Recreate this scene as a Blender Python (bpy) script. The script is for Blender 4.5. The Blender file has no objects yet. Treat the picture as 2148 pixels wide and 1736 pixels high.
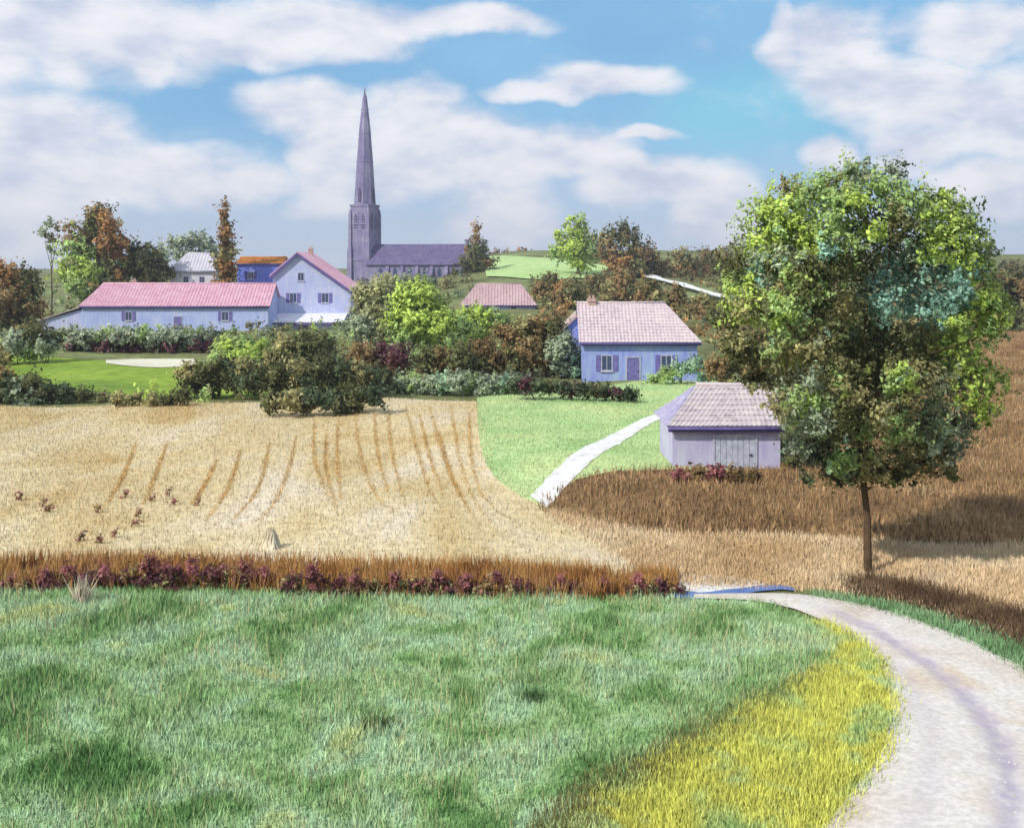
import bpy, bmesh, math, random
import numpy as np
from mathutils import Vector, noise as mnoise

random.seed(7)
RNG = np.random.default_rng(11)
sc = bpy.context.scene
COL = sc.collection
R = math.radians

# ------------------------------------------------------------------ camera
F = 2302.0            # focal length in pixels of a 2147 px wide picture
U0, VH, EYE = 1073.5, 560.0, 10.0
cam = bpy.data.cameras.new('camera')
cam.sensor_width = 36.0
cam.lens = 36.0 * F / 2147.0
cam.shift_y = -(868.0 - VH) / 2147.0
cam.clip_start, cam.clip_end = 0.1, 9000.0
camo = bpy.data.objects.new('camera', cam)
camo.location = (0, 0, EYE)
camo.rotation_euler = (R(90), 0, 0)
COL.objects.link(camo)
sc.camera = camo

# ------------------------------------------------------------------ light
SUN = Vector((-0.74, -0.58, 0.80)).normalized()
sun = bpy.data.lights.new('sun', 'SUN')
sun.energy, sun.angle, sun.color = 3.1, R(0.9), (1.0, 0.955, 0.88)
suno = bpy.data.objects.new('sun', sun)
suno.rotation_euler = SUN.to_track_quat('Z', 'Y').to_euler()
suno.location = (-60, -20, 90)
COL.objects.link(suno)

sc.view_settings.view_transform = 'Standard'
sc.view_settings.look = 'None'
sc.view_settings.exposure = 0.25
sc.view_settings.gamma = 1.0
sc.view_settings.use_curve_mapping = False


def lin(c):
    return tuple(((x / 255) / 12.92 if x / 255 <= 0.04045 else ((x / 255 + 0.055) / 1.055) ** 2.4) for x in c) + (1.0,)


class NT:
    """tiny node-tree helper"""
    def __init__(s, tree):
        s.t = tree; s.n = tree.nodes; s.l = tree.links
        s.n.clear()

    def new(s, kind, **kw):
        nd = s.n.new(kind)
        for k, v in kw.items():
            setattr(nd, k, v)
        return nd

    def put(s, sock, v):
        if v is None:
            return
        if isinstance(v, bpy.types.NodeSocket):
            s.l.new(v, sock)
        else:
            sock.default_value = v

    def math(s, op, a, b=None, c=None, clamp=False):
        nd = s.new('ShaderNodeMath', operation=op, use_clamp=clamp)
        for i, v in enumerate((a, b, c)):
            s.put(nd.inputs[i], v)
        return nd.outputs[0]

    def vmath(s, op, a, b=None):
        nd = s.new('ShaderNodeVectorMath', operation=op)
        s.put(nd.inputs[0], a)
        if b is not None:
            s.put(nd.inputs[1], b)
        return nd.outputs['Value'] if op in ('LENGTH', 'DOT_PRODUCT', 'DISTANCE') else nd.outputs['Vector']

    def noise(s, vec, scale, detail=4, rough=0.55, dist=0.0):
        nd = s.new('ShaderNodeTexNoise')
        s.put(nd.inputs['Vector'], vec)
        nd.inputs['Scale'].default_value = scale
        nd.inputs['Detail'].default_value = detail
        nd.inputs['Roughness'].default_value = rough
        nd.inputs['Distortion'].default_value = dist
        return nd.outputs['Fac']

    def ramp(s, fac, stops, interp='LINEAR'):
        nd = s.new('ShaderNodeValToRGB')
        cr = nd.color_ramp
        cr.interpolation = interp
        while len(cr.elements) < len(stops):
            cr.elements.new(0.5)
        for e, (p, c) in zip(cr.elements, stops):
            e.position = p
            e.color = c if len(c) == 4 else tuple(c) + (1,)
        s.put(nd.inputs[0], fac)
        return nd.outputs[0]

    def mix(s, fac, a, b, blend='MIX'):
        nd = s.new('ShaderNodeMix', data_type='RGBA', blend_type=blend)
        s.put(nd.inputs[0], fac)
        s.put(nd.inputs[6], a)
        s.put(nd.inputs[7], b)
        return nd.outputs[2]

    def smooth(s, v, lo, hi, a=0.0, b=1.0):
        nd = s.new('ShaderNodeMapRange', interpolation_type='SMOOTHSTEP')
        s.put(nd.inputs[0], v)
        for i, x in enumerate((lo, hi, a, b)):
            nd.inputs[i + 1].default_value = x
        return nd.outputs[0]


# ------------------------------------------------------------------ sky
world = bpy.data.worlds.new('World')
sc.world = world
world.use_nodes = True
w = NT(world.node_tree)
sky = w.new('ShaderNodeTexSky', sky_type='NISHITA', sun_disc=False)
sky.sun_elevation = math.asin(SUN.z)
sky.sun_rotation = math.atan2(SUN.x, SUN.y)
sky.altitude, sky.air_density, sky.dust_density, sky.ozone_density = 100, 1.0, 0.4, 2.0
tc = w.new('ShaderNodeTexCoord')
sep = w.new('ShaderNodeSeparateXYZ')
w.l.new(tc.outputs['Generated'], sep.inputs[0])
az = w.math('ARCTAN2', sep.outputs[0], sep.outputs[1])
el = w.math('ARCSINE', sep.outputs[2])
cmb = w.new('ShaderNodeCombineXYZ')
w.l.new(az, cmb.inputs[0]); w.l.new(el, cmb.inputs[1])
P2 = cmb.outputs[0]


def sky_at(u, v):
    x, z = (u - U0) / F, (VH - v) / F
    return math.atan(x), math.atan(z / math.sqrt(1 + x * x))


# cloud banks: where they stand in the sky (given as sight lines), half width, half height
BANKS = [
    (40, 60, 230, 95), (300, 65, 260, 70), (620, 55, 210, 55), (860, 45, 200, 30), (1010, 50, 110, 24), (130, 120, 60, 60), (310, 120, 60, 40), (540, 105, 110, 32), (740, 85, 100, 30),
    (110, 300, 150, 75), (260, 365, 220, 58), (30, 420, 150, 90), (480, 380, 120, 30),
    (650, 235, 110, 55), (690, 330, 80, 110), (860, 240, 100, 60), (930, 300, 190, 65), (1060, 440, 90, 80), (860, 360, 120, 50), (1130, 320, 150, 50), (1040, 370, 110, 50),
    (1270, 165, 130, 28), (1130, 190, 100, 18), (1350, 285, 80, 14), (1330, 390, 110, 36), (1460, 380, 95, 48), (1500, 450, 70, 60), (1230, 350, 100, 26),
    (1740, 95, 95, 55), (1635, 95, 34, 55), (1770, 165, 110, 50), (1880, 205, 150, 50), (1990, 220, 150, 80), (2090, 230, 130, 90), (2040, 55, 120, 50), (1930, 320, 70, 50), (2080, 400, 100, 50), (1745, 330, 50, 32),
]
warp = w.new('ShaderNodeTexNoise')
w.l.new(P2, warp.inputs['Vector'])
warp.inputs['Scale'].default_value = 11; warp.inputs['Detail'].default_value = 4
wv = w.vmath('SUBTRACT', warp.outputs['Color'], (0.5, 0.5, 0.5))
wv = w.vmath('MULTIPLY', wv, (0.075, 0.045, 0))
PW = w.vmath('ADD', P2, wv)
dens = None
for (u, v, ru, rv) in BANKS:
    a, e = sky_at(u, v)
    d = w.vmath('SUBTRACT', PW, (a, e, 0))
    d = w.vmath('MULTIPLY', d, (F / (ru * 1.16), F / (rv * 1.16), 0))
    q = w.math('SUBTRACT', 1.0, w.vmath('DOT_PRODUCT', d, d))
    dens = q if dens is None else w.math('SMOOTH_MAX', dens, q, 0.25)
dens = w.math('MAXIMUM', dens, -0.8)
# the same kind of cloud goes on all round the sky
stretch = w.vmath('MULTIPLY', P2, (1.0, 2.1, 1.0))
broad = w.noise(stretch, 3.2, 5, 0.55)
outside = w.smooth(w.math('ABSOLUTE', az), 0.44, 0.62)
outside = w.math('MAXIMUM', outside, w.smooth(el, 0.235, 0.36))
allround = w.math('MULTIPLY', w.math('SUBTRACT', broad, 0.47), 7.0)
dn = w.new('ShaderNodeMix', data_type='FLOAT')
w.put(dn.inputs[0], outside); w.put(dn.inputs[2], dens); w.put(dn.inputs[3], allround)
fine = w.noise(stretch, 15.0, 5, 0.52, 0.2)
dd = w.math('ADD', dn.outputs[0], w.math('MULTIPLY', w.math('SUBTRACT', fine, 0.5), 2.3))
mask = w.math('MULTIPLY', w.smooth(dd, -0.75, 0.75), 0.95)
# light and dark of the cloud masses: tops towards the sun are white, bellies lilac grey
lit = w.noise(w.vmath('ADD', stretch, (-0.018, 0.04, 0)), 15.0, 5, 0.52, 0.2)
shade = w.math('SUBTRACT', lit, fine)
shade = w.smooth(w.math('ADD', shade, w.math('MULTIPLY', w.math('SUBTRACT', w.noise(stretch, 9, 3), 0.5), -0.8)), -0.42, 0.42)
cloudc = w.ramp(shade, [(0.0, lin((244, 244, 247))), (0.5, lin((229, 231, 240))), (1.0, lin((196, 205, 226)))])
cloudc = w.mix(w.smooth(el, 0.10, -0.01, 0.0, 0.45), cloudc, lin((222, 227, 238)))
skyc = w.vmath('MULTIPLY', sky.outputs[0], (0.085, 0.085, 0.085))
# pull the clear sky a little towards the cyan blue of the day
tint = w.noise(stretch, 4.5, 2)
blue = w.ramp(tint, [(0.35, lin((128, 182, 226))), (0.6, lin((140, 194, 234)))])
low = w.smooth(el, 0.0, 0.14)
blue = w.mix(low, lin((196, 212, 238)), blue)
ta, te = sky_at(1570, 230)
tq = w.vmath('MULTIPLY', w.vmath('SUBTRACT', PW, (ta, te, 0)), (F / 330, F / 150, 0))
blue = w.mix(w.math('MULTIPLY', w.smooth(w.vmath('LENGTH', tq), 1.1, 0.1), 0.62), blue, lin((136, 216, 238)))
clear = w.mix(0.85, skyc, blue)
final = w.mix(mask, clear, cloudc)
bg = w.new('ShaderNodeBackground')
w.l.new(final, bg.inputs[0])
bg.inputs[1].default_value = 0.9
world.cycles.sampling_method = 'MANUAL'
world.cycles.sample_map_resolution = 256
wo = w.new('ShaderNodeOutputWorld')
w.l.new(bg.outputs[0], wo.inputs[0])

# ------------------------------------------------------------------ terrain maths


def sstep(a, b, x):
    t = np.clip((np.asarray(x, float) - a) / (b - a), 0, 1)
    return t * t * (3 - 2 * t)


def height(x, y):
    x = np.asarray(x, float); y = np.asarray(y, float)
    a = x / np.maximum(y, 1.0)
    amp = 7.0 + 8.5 * sstep(-0.14, 0.02, a)
    z = amp * sstep(120, 450, y)
    z = z + 8.3 * (1 - sstep(0, 13, y))
    z = z + 0.16 * np.sin(x * 0.17 + 0.6) * np.sin(y * 0.13) + 0.10 * np.sin(x * 0.41 + y * 0.23)
    z = z + 1.2 * np.sin(x * 0.013 + 1.0) * np.sin(y * 0.017) * sstep(150, 320, y)
    return z


def hz(x, y):
    return float(height(x, y))


def P(u, v, Y):
    return Vector(((u - U0) / F * Y, Y, EYE - (v - VH) / F * Y))


def G(u, v):
    """the place on the ground that the sight line (u, v) meets"""
    dx, dz = (u - U0) / F, -(v - VH) / F
    y0, y1 = 13.0, 13.0
    while y1 < 900:
        y1 = y0 * 1.02
        if EYE + dz * y1 <= hz(dx * y1, y1):
            break
        y0 = y1
    for _ in range(24):
        m = 0.5 * (y0 + y1)
        if EYE + dz * m <= hz(dx * m, m):
            y1 = m
        else:
            y0 = m
    return Vector((dx * y1, y1, hz(dx * y1, y1)))


def gz(u, Y):
    x = (u - U0) / F * Y
    return Vector((x, Y, hz(x, Y)))


# ------------------------------------------------------------------ object helpers
def tag(o, label=None, cat=None, group=None, kind=None):
    if label: o['label'] = label
    if cat: o['category'] = cat
    if group: o['group'] = group
    if kind: o['kind'] = kind
    return o


def link(name, me, m=None, parent=None):
    o = bpy.data.objects.new(name, me)
    COL.objects.link(o)
    if m is not None:
        me.materials.append(m)
    if parent is not None:
        o.parent = parent
    return o


def thing(name, label, cat, loc=(0, 0, 0), rz=0.0, group=None):
    o = bpy.data.objects.new(name, None)
    o.empty_display_size = 0.3
    COL.objects.link(o)
    o.location = loc
    o.rotation_euler = (0, 0, rz)
    return tag(o, label, cat, group)


def mesh_np(name, verts, faces, cols=None, smooth=False):
    """faces: (n, k) int array"""
    me = bpy.data.meshes.new(name)
    verts = np.asarray(verts, np.float32); faces = np.asarray(faces, np.int32)
    n, k = faces.shape
    me.vertices.add(len(verts)); me.vertices.foreach_set('co', verts.ravel())
    me.loops.add(n * k); me.loops.foreach_set('vertex_index', faces.ravel())
    me.polygons.add(n)
    me.polygons.foreach_set('loop_start', np.arange(0, n * k, k, dtype=np.int32))
    if cols is not None:
        at = me.color_attributes.new('Col', 'FLOAT_COLOR', 'POINT')
        c = np.ones((len(verts), 4), np.float32); c[:, :3] = cols
        at.data.foreach_set('color', c.ravel())
    if smooth:
        me.polygons.foreach_set('use_smooth', np.ones(n, bool))
    me.update(calc_edges=True)
    return me


def grid_mesh(name, pts, smooth=True):
    """pts: (n, m, 3)"""
    n, m = pts.shape[:2]
    idx = np.arange(n * m).reshape(n, m)
    f = np.stack([idx[:-1, :-1], idx[:-1, 1:], idx[1:, 1:], idx[1:, :-1]], -1).reshape(-1, 4)
    return mesh_np(name, pts.reshape(-1, 3), f, smooth=smooth)


class MB:
    def __init__(s):
        s.v = []; s.f = []

    def quad(s, pts):
        i = len(s.v); s.v += [tuple(p) for p in pts]; s.f.append(tuple(range(i, i + len(pts))))

    def box(s, x0, x1, y0, y1, z0, z1):
        i = len(s.v)
        s.v += [(x, y, z) for z in (z0, z1) for x, y in ((x0, y0), (x1, y0), (x1, y1), (x0, y1))]
        for q in ((3, 2, 1, 0), (4, 5, 6, 7), (0, 1, 5, 4), (1, 2, 6, 5), (2, 3, 7, 6), (3, 0, 4, 7)):
            s.f.append(tuple(i + k for k in q))

    def prism(s, prof, y0, y1):
        """profile in x,z swept from y0 to y1"""
        i = len(s.v); n = len(prof)
        s.v += [(x, y0, z) for x, z in prof] + [(x, y1, z) for x, z in prof]
        s.f.append(tuple(range(i, i + n))); s.f.append(tuple(range(i + 2 * n - 1, i + n - 1, -1)))
        for k in range(n):
            j = (k + 1) % n
            s.f.append((i + j, i + k, i + n + k, i + n + j))

    def ring_loft(s, rings, cap=True):
        base = len(s.v); n = len(rings[0])
        for r in rings: s.v += [tuple(p) for p in r]
        for a in range(len(rings) - 1):
            for k in range(n):
                j = (k + 1) % n
                s.f.append((base + a * n + k, base + a * n + j, base + (a + 1) * n + j, base + (a + 1) * n + k))
        if cap:
            s.f.append(tuple(base + k for k in range(n - 1, -1, -1)))
            s.f.append(tuple(base + (len(rings) - 1) * n + k for k in range(n)))

    def tube(s, pts, radii, n=7):
        rings = []
        for i, p in enumerate(pts):
            p = Vector(p)
            d = (Vector(pts[min(i + 1, len(pts) - 1)]) - Vector(pts[max(i - 1, 0)])).normalized()
            a = d.cross(Vector((0.31, 0.95, 0.1)) if abs(d.y) < 0.9 else Vector((1, 0, 0))).normalized()
            b = d.cross(a)
            rings.append([p + (a * math.cos(2 * math.pi * k / n) + b * math.sin(2 * math.pi * k / n)) * radii[i] for k in range(n)])
        s.ring_loft(rings)

    def build(s, name, m, parent=None, smooth=False, bevel=0.0):
        me = bpy.data.meshes.new(name)
        me.from_pydata(s.v, [], s.f)
        bm = bmesh.new(); bm.from_mesh(me)
        bmesh.ops.recalc_face_normals(bm, faces=bm.faces[:])
        bm.to_mesh(me); bm.free()
        if smooth:
            me.polygons.foreach_set('use_smooth', np.ones(len(me.polygons), bool))
        o = link(name, me, m, parent)
        if bevel:
            b = o.modifiers.new('bevel', 'BEVEL'); b.width = bevel; b.segments = 2; b.limit_method = 'ANGLE'
        return o


# ------------------------------------------------------------------ materials
MATS = {}


def principled(m, rough=0.85, spec=0.25):
    m.use_nodes = True
    t = NT(m.node_tree)
    out = t.new('ShaderNodeOutputMaterial')
    b = t.new('ShaderNodeBsdfPrincipled')
    b.inputs['Roughness'].default_value = rough
    b.inputs['Specular IOR Level'].default_value = spec
    t.l.new(b.outputs[0], out.inputs[0])
    return t, b, out


def bump(t, b, h, strength, dist):
    bp = t.new('ShaderNodeBump')
    bp.inputs['Strength'].default_value = strength
    bp.inputs['Distance'].default_value = dist
    t.put(bp.inputs['Height'], h)
    t.l.new(bp.outputs[0], b.inputs['Normal'])


def ground_mat(name, stops, scale=0.25, fine=3.0, amt=0.35, stretch=(1, 1, 1), rough=0.95, bstr=0.6, bdist=0.06, grit=None, island=False, dist=0.6):
    m = bpy.data.materials.new(name); MATS[name] = m
    t, b, out = principled(m, rough, 0.12)
    g = t.new('ShaderNodeNewGeometry')
    p = t.vmath('MULTIPLY', g.outputs['Position'], stretch)
    n1 = t.noise(p, scale, 5, 0.55, dist)
    c = t.ramp(n1, [(q, lin(k)) for q, k in stops])
    n2 = t.noise(g.outputs['Position'], fine, 6, 0.65)
    val = t.smooth(n2, 0.3, 0.7, 1 - amt, 1 + amt * 0.7)
    if island:
        val = t.math('MULTIPLY', val, t.smooth(g.outputs['Random Per Island'], 0, 1, 0.78, 1.25))
    c = t.vmath('MULTIPLY', c, t_vec(t, val))
    t.l.new(c, b.inputs['Base Color'])
    if not island:
        h = t.math('ADD', n2, t.math('MULTIPLY', t.noise(g.outputs['Position'], fine * 7, 3), 0.5))
        bump(t, b, h, bstr, bdist)
    else:
        nr = t.vmath('ADD', t.vmath('MULTIPLY', g.outputs['Normal'], (0.45, 0.45, 0.45)), (0, 0, 0.9))
        t.l.new(t.vmath('NORMALIZE', nr), b.inputs['Normal'])
    return m


def t_vec(t, val):
    nd = t.new('ShaderNodeCombineXYZ')
    for i in range(3): t.l.new(val, nd.inputs[i])
    return nd.outputs[0]


def leaf_mat(name='leaves', trans=0.32):
    m = bpy.data.materials.new(name); MATS[name] = m
    t, b, out = principled(m, 0.6, 0.2)
    at = t.new('ShaderNodeAttribute', attribute_name='Col')
    g = t.new('ShaderNodeNewGeometry')
    v = t.smooth(g.outputs['Random Per Island'], 0, 1, 0.7, 1.3)
    c = t.vmath('MULTIPLY', at.outputs['Color'], t_vec(t, v))
    t.l.new(c, b.inputs['Base Color'])
    an = t.new('ShaderNodeAttribute', attribute_name='Nrm')
    nr = t.vmath('ADD', t.vmath('MULTIPLY', g.outputs['Normal'], (0.55, 0.55, 0.55)), an.outputs['Vector'])
    t.l.new(t.vmath('NORMALIZE', nr), b.inputs['Normal'])
    tr = t.new('ShaderNodeBsdfTranslucent')
    t.l.new(c, tr.inputs[0])
    mx = t.new('ShaderNodeMixShader'); mx.inputs[0].default_value = trans
    t.l.new(b.outputs[0], mx.inputs[1]); t.l.new(tr.outputs[0], mx.inputs[2])
    t.l.new(mx.outputs[0], out.inputs[0])
    return m


def plaster(name, c1, c2, c3, scale=0.6, bdist=0.02, drip=True):
    m = bpy.data.materials.new(name); MATS[name] = m
    t, b, out = principled(m, 0.9, 0.15)
    tcn = t.new('ShaderNodeTexCoord')
    p = tcn.outputs['Object']
    n1 = t.noise(p, scale, 5, 0.6, 0.4)
    st = t.vmath('MULTIPLY', p, (3.2, 3.2, 0.35))
    n2 = t.noise(st, scale * 1.6, 4, 0.6)
    f = t.math('ADD', t.math('MULTIPLY', n1, 0.55), t.math('MULTIPLY', n2, 0.45)) if drip else n1
    c = t.ramp(f, [(0.36, lin(c1)), (0.5, lin(c2)), (0.64, lin(c3))])
    n3 = t.noise(p, 9.0, 6, 0.7)
    c = t.vmath('MULTIPLY', c, t_vec(t, t.smooth(n3, 0.25, 0.75, 0.86, 1.1)))
    t.l.new(c, b.inputs['Base Color'])
    bump(t, b, n3, 0.5, bdist)
    return m


def tilemat(name, c1, c2, c3):
    m = bpy.data.materials.new(name); MATS[name] = m
    t, b, out = principled(m, 0.88, 0.2)
    tcn = t.new('ShaderNodeTexCoord')
    p = tcn.outputs['Object']
    n1 = t.noise(p, 0.5, 5, 0.6, 0.5)
    vo = t.new('ShaderNodeTexVoronoi'); vo.inputs['Scale'].default_value = 3.6
    t.l.new(p, vo.inputs['Vector'])
    sp = t.new('ShaderNodeSeparateColor'); t.l.new(vo.outputs['Color'], sp.inputs[0])
    f = t.math('ADD', t.math('MULTIPLY', n1, 0.7), t.math('MULTIPLY', sp.outputs[0], 0.3))
    c = t.ramp(f, [(0.3, lin(c1)), (0.5, lin(c2)), (0.7, lin(c3))])
    n3 = t.noise(p, 14, 4, 0.6)
    c = t.vmath('MULTIPLY', c, t_vec(t, t.smooth(n3, 0.25, 0.75, 0.88, 1.1)))
    t.l.new(c, b.inputs['Base Color'])
    bump(t, b, n3, 0.4, 0.02)
    return m


def plain(name, c, rough=0.8, spec=0.2, var=0.25):
    m = bpy.data.materials.new(name); MATS[name] = m
    t, b, out = principled(m, rough, spec)
    tcn = t.new('ShaderNodeTexCoord')
    n = t.noise(tcn.outputs['Object'], 3.0, 5, 0.6)
    cc = lin(c)
    r = t.ramp(n, [(0.3, tuple(x * (1 - var) for x in cc[:3])), (0.7, tuple(min(1, x * (1 + var)) for x in cc[:3]))])
    t.l.new(r, b.inputs['Base Color'])
    return m


leaf_mat()
GREENS = [(0.30, (92, 134, 74)), (0.40, (132, 174, 106)), (0.49, (172, 206, 142)), (0.58, (186, 220, 174)), (0.68, (200, 214, 142))]
ground_mat('green field', GREENS, 0.42, 3.5, 0.3)
ground_mat('green blades', GREENS, 0.42, 1.5, 0.2, island=True)
VERGE = [(0.28, (140, 184, 106)), (0.38, (196, 220, 136)), (0.45, (224, 226, 110)), (0.56, (230, 229, 106)), (0.63, (206, 226, 146)), (0.76, (216, 218, 160))]
ground_mat('verge ground', VERGE, 0.42, 4, 0.3)
ground_mat('verge blades', VERGE, 0.42, 2, 0.2, island=True)
STRAW = [(0.30, (196, 164, 108)), (0.44, (214, 192, 146)), (0.54, (222, 204, 164)), (0.66, (228, 212, 186))]
ground_mat('stubble ground', STRAW, 0.16, 2.5, 0.22, stretch=(1, 0.45, 1))
ground_mat('straw blades', [(0.3, (204, 170, 108)), (0.5, (226, 200, 148)), (0.66, (236, 220, 188))], 0.16, 1, 0.12, stretch=(1, 0.45, 1), island=True)
ground_mat('windrow straw', [(0.3, (206, 150, 78)), (0.5, (222, 172, 98)), (0.7, (232, 194, 130))], 0.5, 1, 0.12, island=True)
ground_mat('pale straw', [(0.3, (236, 214, 168)), (0.7, (250, 238, 212))], 0.8, 1, 0.1, island=True)
ground_mat('meadow ground', [(0.3, (158, 196, 122)), (0.5, (182, 210, 144)), (0.7, (200, 216, 152))], 0.15, 2, 0.2)
ground_mat('meadow blades', [(0.3, (166, 202, 128)), (0.5, (198, 222, 154)), (0.7, (214, 226, 152))], 0.15, 1, 0.15, island=True)
ground_mat('lime meadow', [(0.3, (112, 138, 54)), (0.5, (136, 160, 58)), (0.7, (150, 164, 72))], 0.1, 0.8, 0.25)
ground_mat('hill meadow', [(0.3, (166, 194, 124)), (0.7, (186, 208, 142))], 0.05, 0.5, 0.15)
ground_mat('heath ground', [(0.3, (104, 78, 54)), (0.5, (132, 102, 70)), (0.7, (152, 122, 86))], 0.18, 2.5, 0.35)
HEATH = [(0.30, (116, 92, 70)), (0.40, (142, 114, 80)), (0.50, (168, 134, 94)), (0.60, (184, 150, 110)), (0.70, (150, 140, 100))]
ground_mat('heath blades', HEATH, 0.22, 1, 0.2, island=True)
ground_mat('tan ground', [(0.3, (184, 150, 108)), (0.5, (206, 174, 130)), (0.7, (216, 188, 146))], 0.2, 2.5, 0.25)
ground_mat('tan blades', [(0.3, (216, 180, 134)), (0.5, (238, 206, 162)), (0.7, (244, 222, 186))], 0.2, 1, 0.15, island=True)
ground_mat('base ground', [(0.3, (92, 96, 60)), (0.5, (120, 124, 80)), (0.7, (138, 150, 100))], 0.06, 0.8, 0.3)
ground_mat('mint blades', [(0.3, (104, 146, 92)), (0.5, (140, 178, 126)), (0.7, (160, 186, 140))], 0.4, 1, 0.15, island=True)
ground_mat('road gravel', [(0.30, (200, 186, 170)), (0.44, (215, 204, 193)), (0.56, (222, 214, 207)), (0.68, (210, 192, 168))], 0.3, 7, 0.16, bstr=0.5, bdist=0.03)
ground_mat('rut gravel', [(0.3, (172, 158, 178)), (0.7, (192, 182, 196))], 0.8, 6, 0.16, bstr=0.5, bdist=0.03)
ground_mat('chalk', [(0.3, (210, 205, 198)), (0.5, (232, 229, 226)), (0.7, (243, 241, 239))], 1.1, 6, 0.2, bstr=0.4, bdist=0.03)
ground_mat('cream track', [(0.3, (206, 200, 174)), (0.7, (226, 220, 200))], 0.3, 2, 0.12)
ground_mat('russet blades', [(0.3, (140, 90, 56)), (0.45, (176, 124, 68)), (0.56, (198, 150, 90)), (0.7, (148, 94, 76))], 0.5, 1, 0.2, island=True)
ground_mat('russet ground', [(0.3, (100, 60, 40)), (0.7, (140, 94, 50))], 0.5, 3, 0.3)
def worn_road():
    m = MATS['road gravel']; t = NT.__new__(NT); t.t = m.node_tree; t.n = t.t.nodes; t.l = t.t.links
    b = [n for n in t.n if n.type == 'BSDF_PRINCIPLED'][0]
    src = b.inputs['Base Color'].links[0].from_socket
    a = t.new('ShaderNodeAttribute', attribute_name='worn')
    g = t.new('ShaderNodeNewGeometry')
    n1 = t.smooth(t.noise(g.outputs['Position'], 3.0, 5, 0.65), 0.3, 0.62, 0.45, 1.0)
    f = t.math('MULTIPLY', a.outputs['Fac'], n1)
    c = t.mix(f, src, lin((178, 166, 180)))
    t.l.new(c, b.inputs['Base Color'])


worn_road()
ground_mat('stalk blades', [(0.3, (188, 186, 120)), (0.5, (206, 204, 150)), (0.7, (170, 150, 110))], 0.7, 1, 0.15, island=True)
plain('bark', (92, 74, 56), 0.95, 0.1, 0.4)
plain('dark bark', (66, 50, 40), 0.95, 0.1, 0.4)
plain('eave wood', (104, 92, 150), 0.8)
plain('shutter lilac', (120, 112, 172), 0.7)
plain('door grey green', (184, 188, 204), 0.8)
plain('window frame', (196, 196, 214), 0.6)
plain('iron', (70, 66, 80), 0.5, 0.4)
plain('louvre', (98, 90, 122), 0.8)
plain('sill stone', (186, 184, 200), 0.85)
plain('chimney brick', (188, 158, 150), 0.9)
plain('chimney pot', (190, 128, 100), 0.85)
m = plain('glass', (70, 80, 110), 0.12, 0.6, 0.1)

m = bpy.data.materials.new('water'); MATS['water'] = m
t, b, out = principled(m, 0.06, 0.8)
g_ = t.new('ShaderNodeNewGeometry')
nn = t.noise(g_.outputs['Position'], 1.2, 3)
t.l.new(t.ramp(nn, [(0.35, lin((52, 82, 156))), (0.65, lin((88, 120, 182)))]), b.inputs['Base Color'])
bump(t, b, t.noise(t.vmath('MULTIPLY', g_.outputs['Position'], (1, 3, 1)), 5, 3), 0.25, 0.02)

plaster('wall periwinkle', (164, 174, 226), (178, 190, 234), (196, 200, 228))
plaster('wall lavender', (174, 180, 220), (188, 194, 228), (206, 206, 226))
plaster('wall blue', (104, 118, 206), (118, 134, 216), (140, 150, 214))
plaster('wall blue lilac', (134, 142, 218), (156, 168, 224), (168, 188, 220))
plaster('wall barn', (178, 168, 208), (194, 186, 218), (202, 204, 218))
plaster('wall pale', (206, 200, 210), (216, 210, 218), (224, 218, 222))
plaster('wall white', (228, 228, 234), (236, 236, 240), (244, 242, 244))
plaster('church stone', (114, 106, 144), (136, 128, 162), (162, 156, 180), 0.25, 0.05)
tilemat('roof pink', (200, 150, 168), (214, 168, 184), (220, 184, 196))
tilemat('roof tan', (160, 140, 136), (178, 158, 150), (186, 172, 170))
tilemat('roof dusty pink', (178, 150, 154), (196, 166, 168), (204, 180, 178))
tilemat('roof mauve', (190, 172, 176), (206, 188, 192), (214, 198, 198))
tilemat('roof barn', (178, 164, 168), (196, 184, 186), (206, 194, 190))
tilemat('roof lilac', (148, 142, 172), (164, 158, 184), (178, 172, 194))
tilemat('roof orange', (172, 110, 50), (190, 126, 62), (196, 140, 84))
tilemat('roof white', (224, 222, 232), (234, 232, 240), (242, 240, 244))
tilemat('roof slate', (92, 84, 120), (106, 96, 132), (120, 112, 142))
tilemat('roof pale', (190, 186, 196), (202, 198, 206), (212, 206, 210))

# ------------------------------------------------------------------ ground and zones
xs = np.sinh(np.linspace(-6.3, 6.3, 361)); xs = xs / xs[-1] * 1400
xs = np.unique(np.concatenate([np.arange(-60, 60.1, 1.0), xs[np.abs(xs) > 61]]))
ys = np.unique(np.concatenate([np.linspace(-80, 0, 20), np.arange(0, 130, 1.0), np.arange(130, 520, 4.0), np.geomspace(520, 1600, 40)]))
XX, YY = np.meshgrid(xs, ys)
pts = np.stack([XX, YY, height(XX, YY)], -1)
tag(link('ground', grid_mesh('ground', pts), MATS['base ground']), kind='structure')


def resample(poly, n):
    p = np.array([[q.x, q.y] for q in poly])
    # smooth through the points
    for _ in range(2):
        if len(p) > 2:
            a = 0.75 * p[:-1] + 0.25 * p[1:]; b_ = 0.25 * p[:-1] + 0.75 * p[1:]
            p = np.concatenate([p[:1], np.stack([a, b_], 1).reshape(-1, 2), p[-1:]])
    s = np.concatenate([[0], np.cumsum(np.linalg.norm(np.diff(p, axis=0), axis=1))])
    q = np.linspace(0, s[-1], n)
    return np.stack([np.interp(q, s, p[:, 0]), np.interp(q, s, p[:, 1])], 1)


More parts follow.
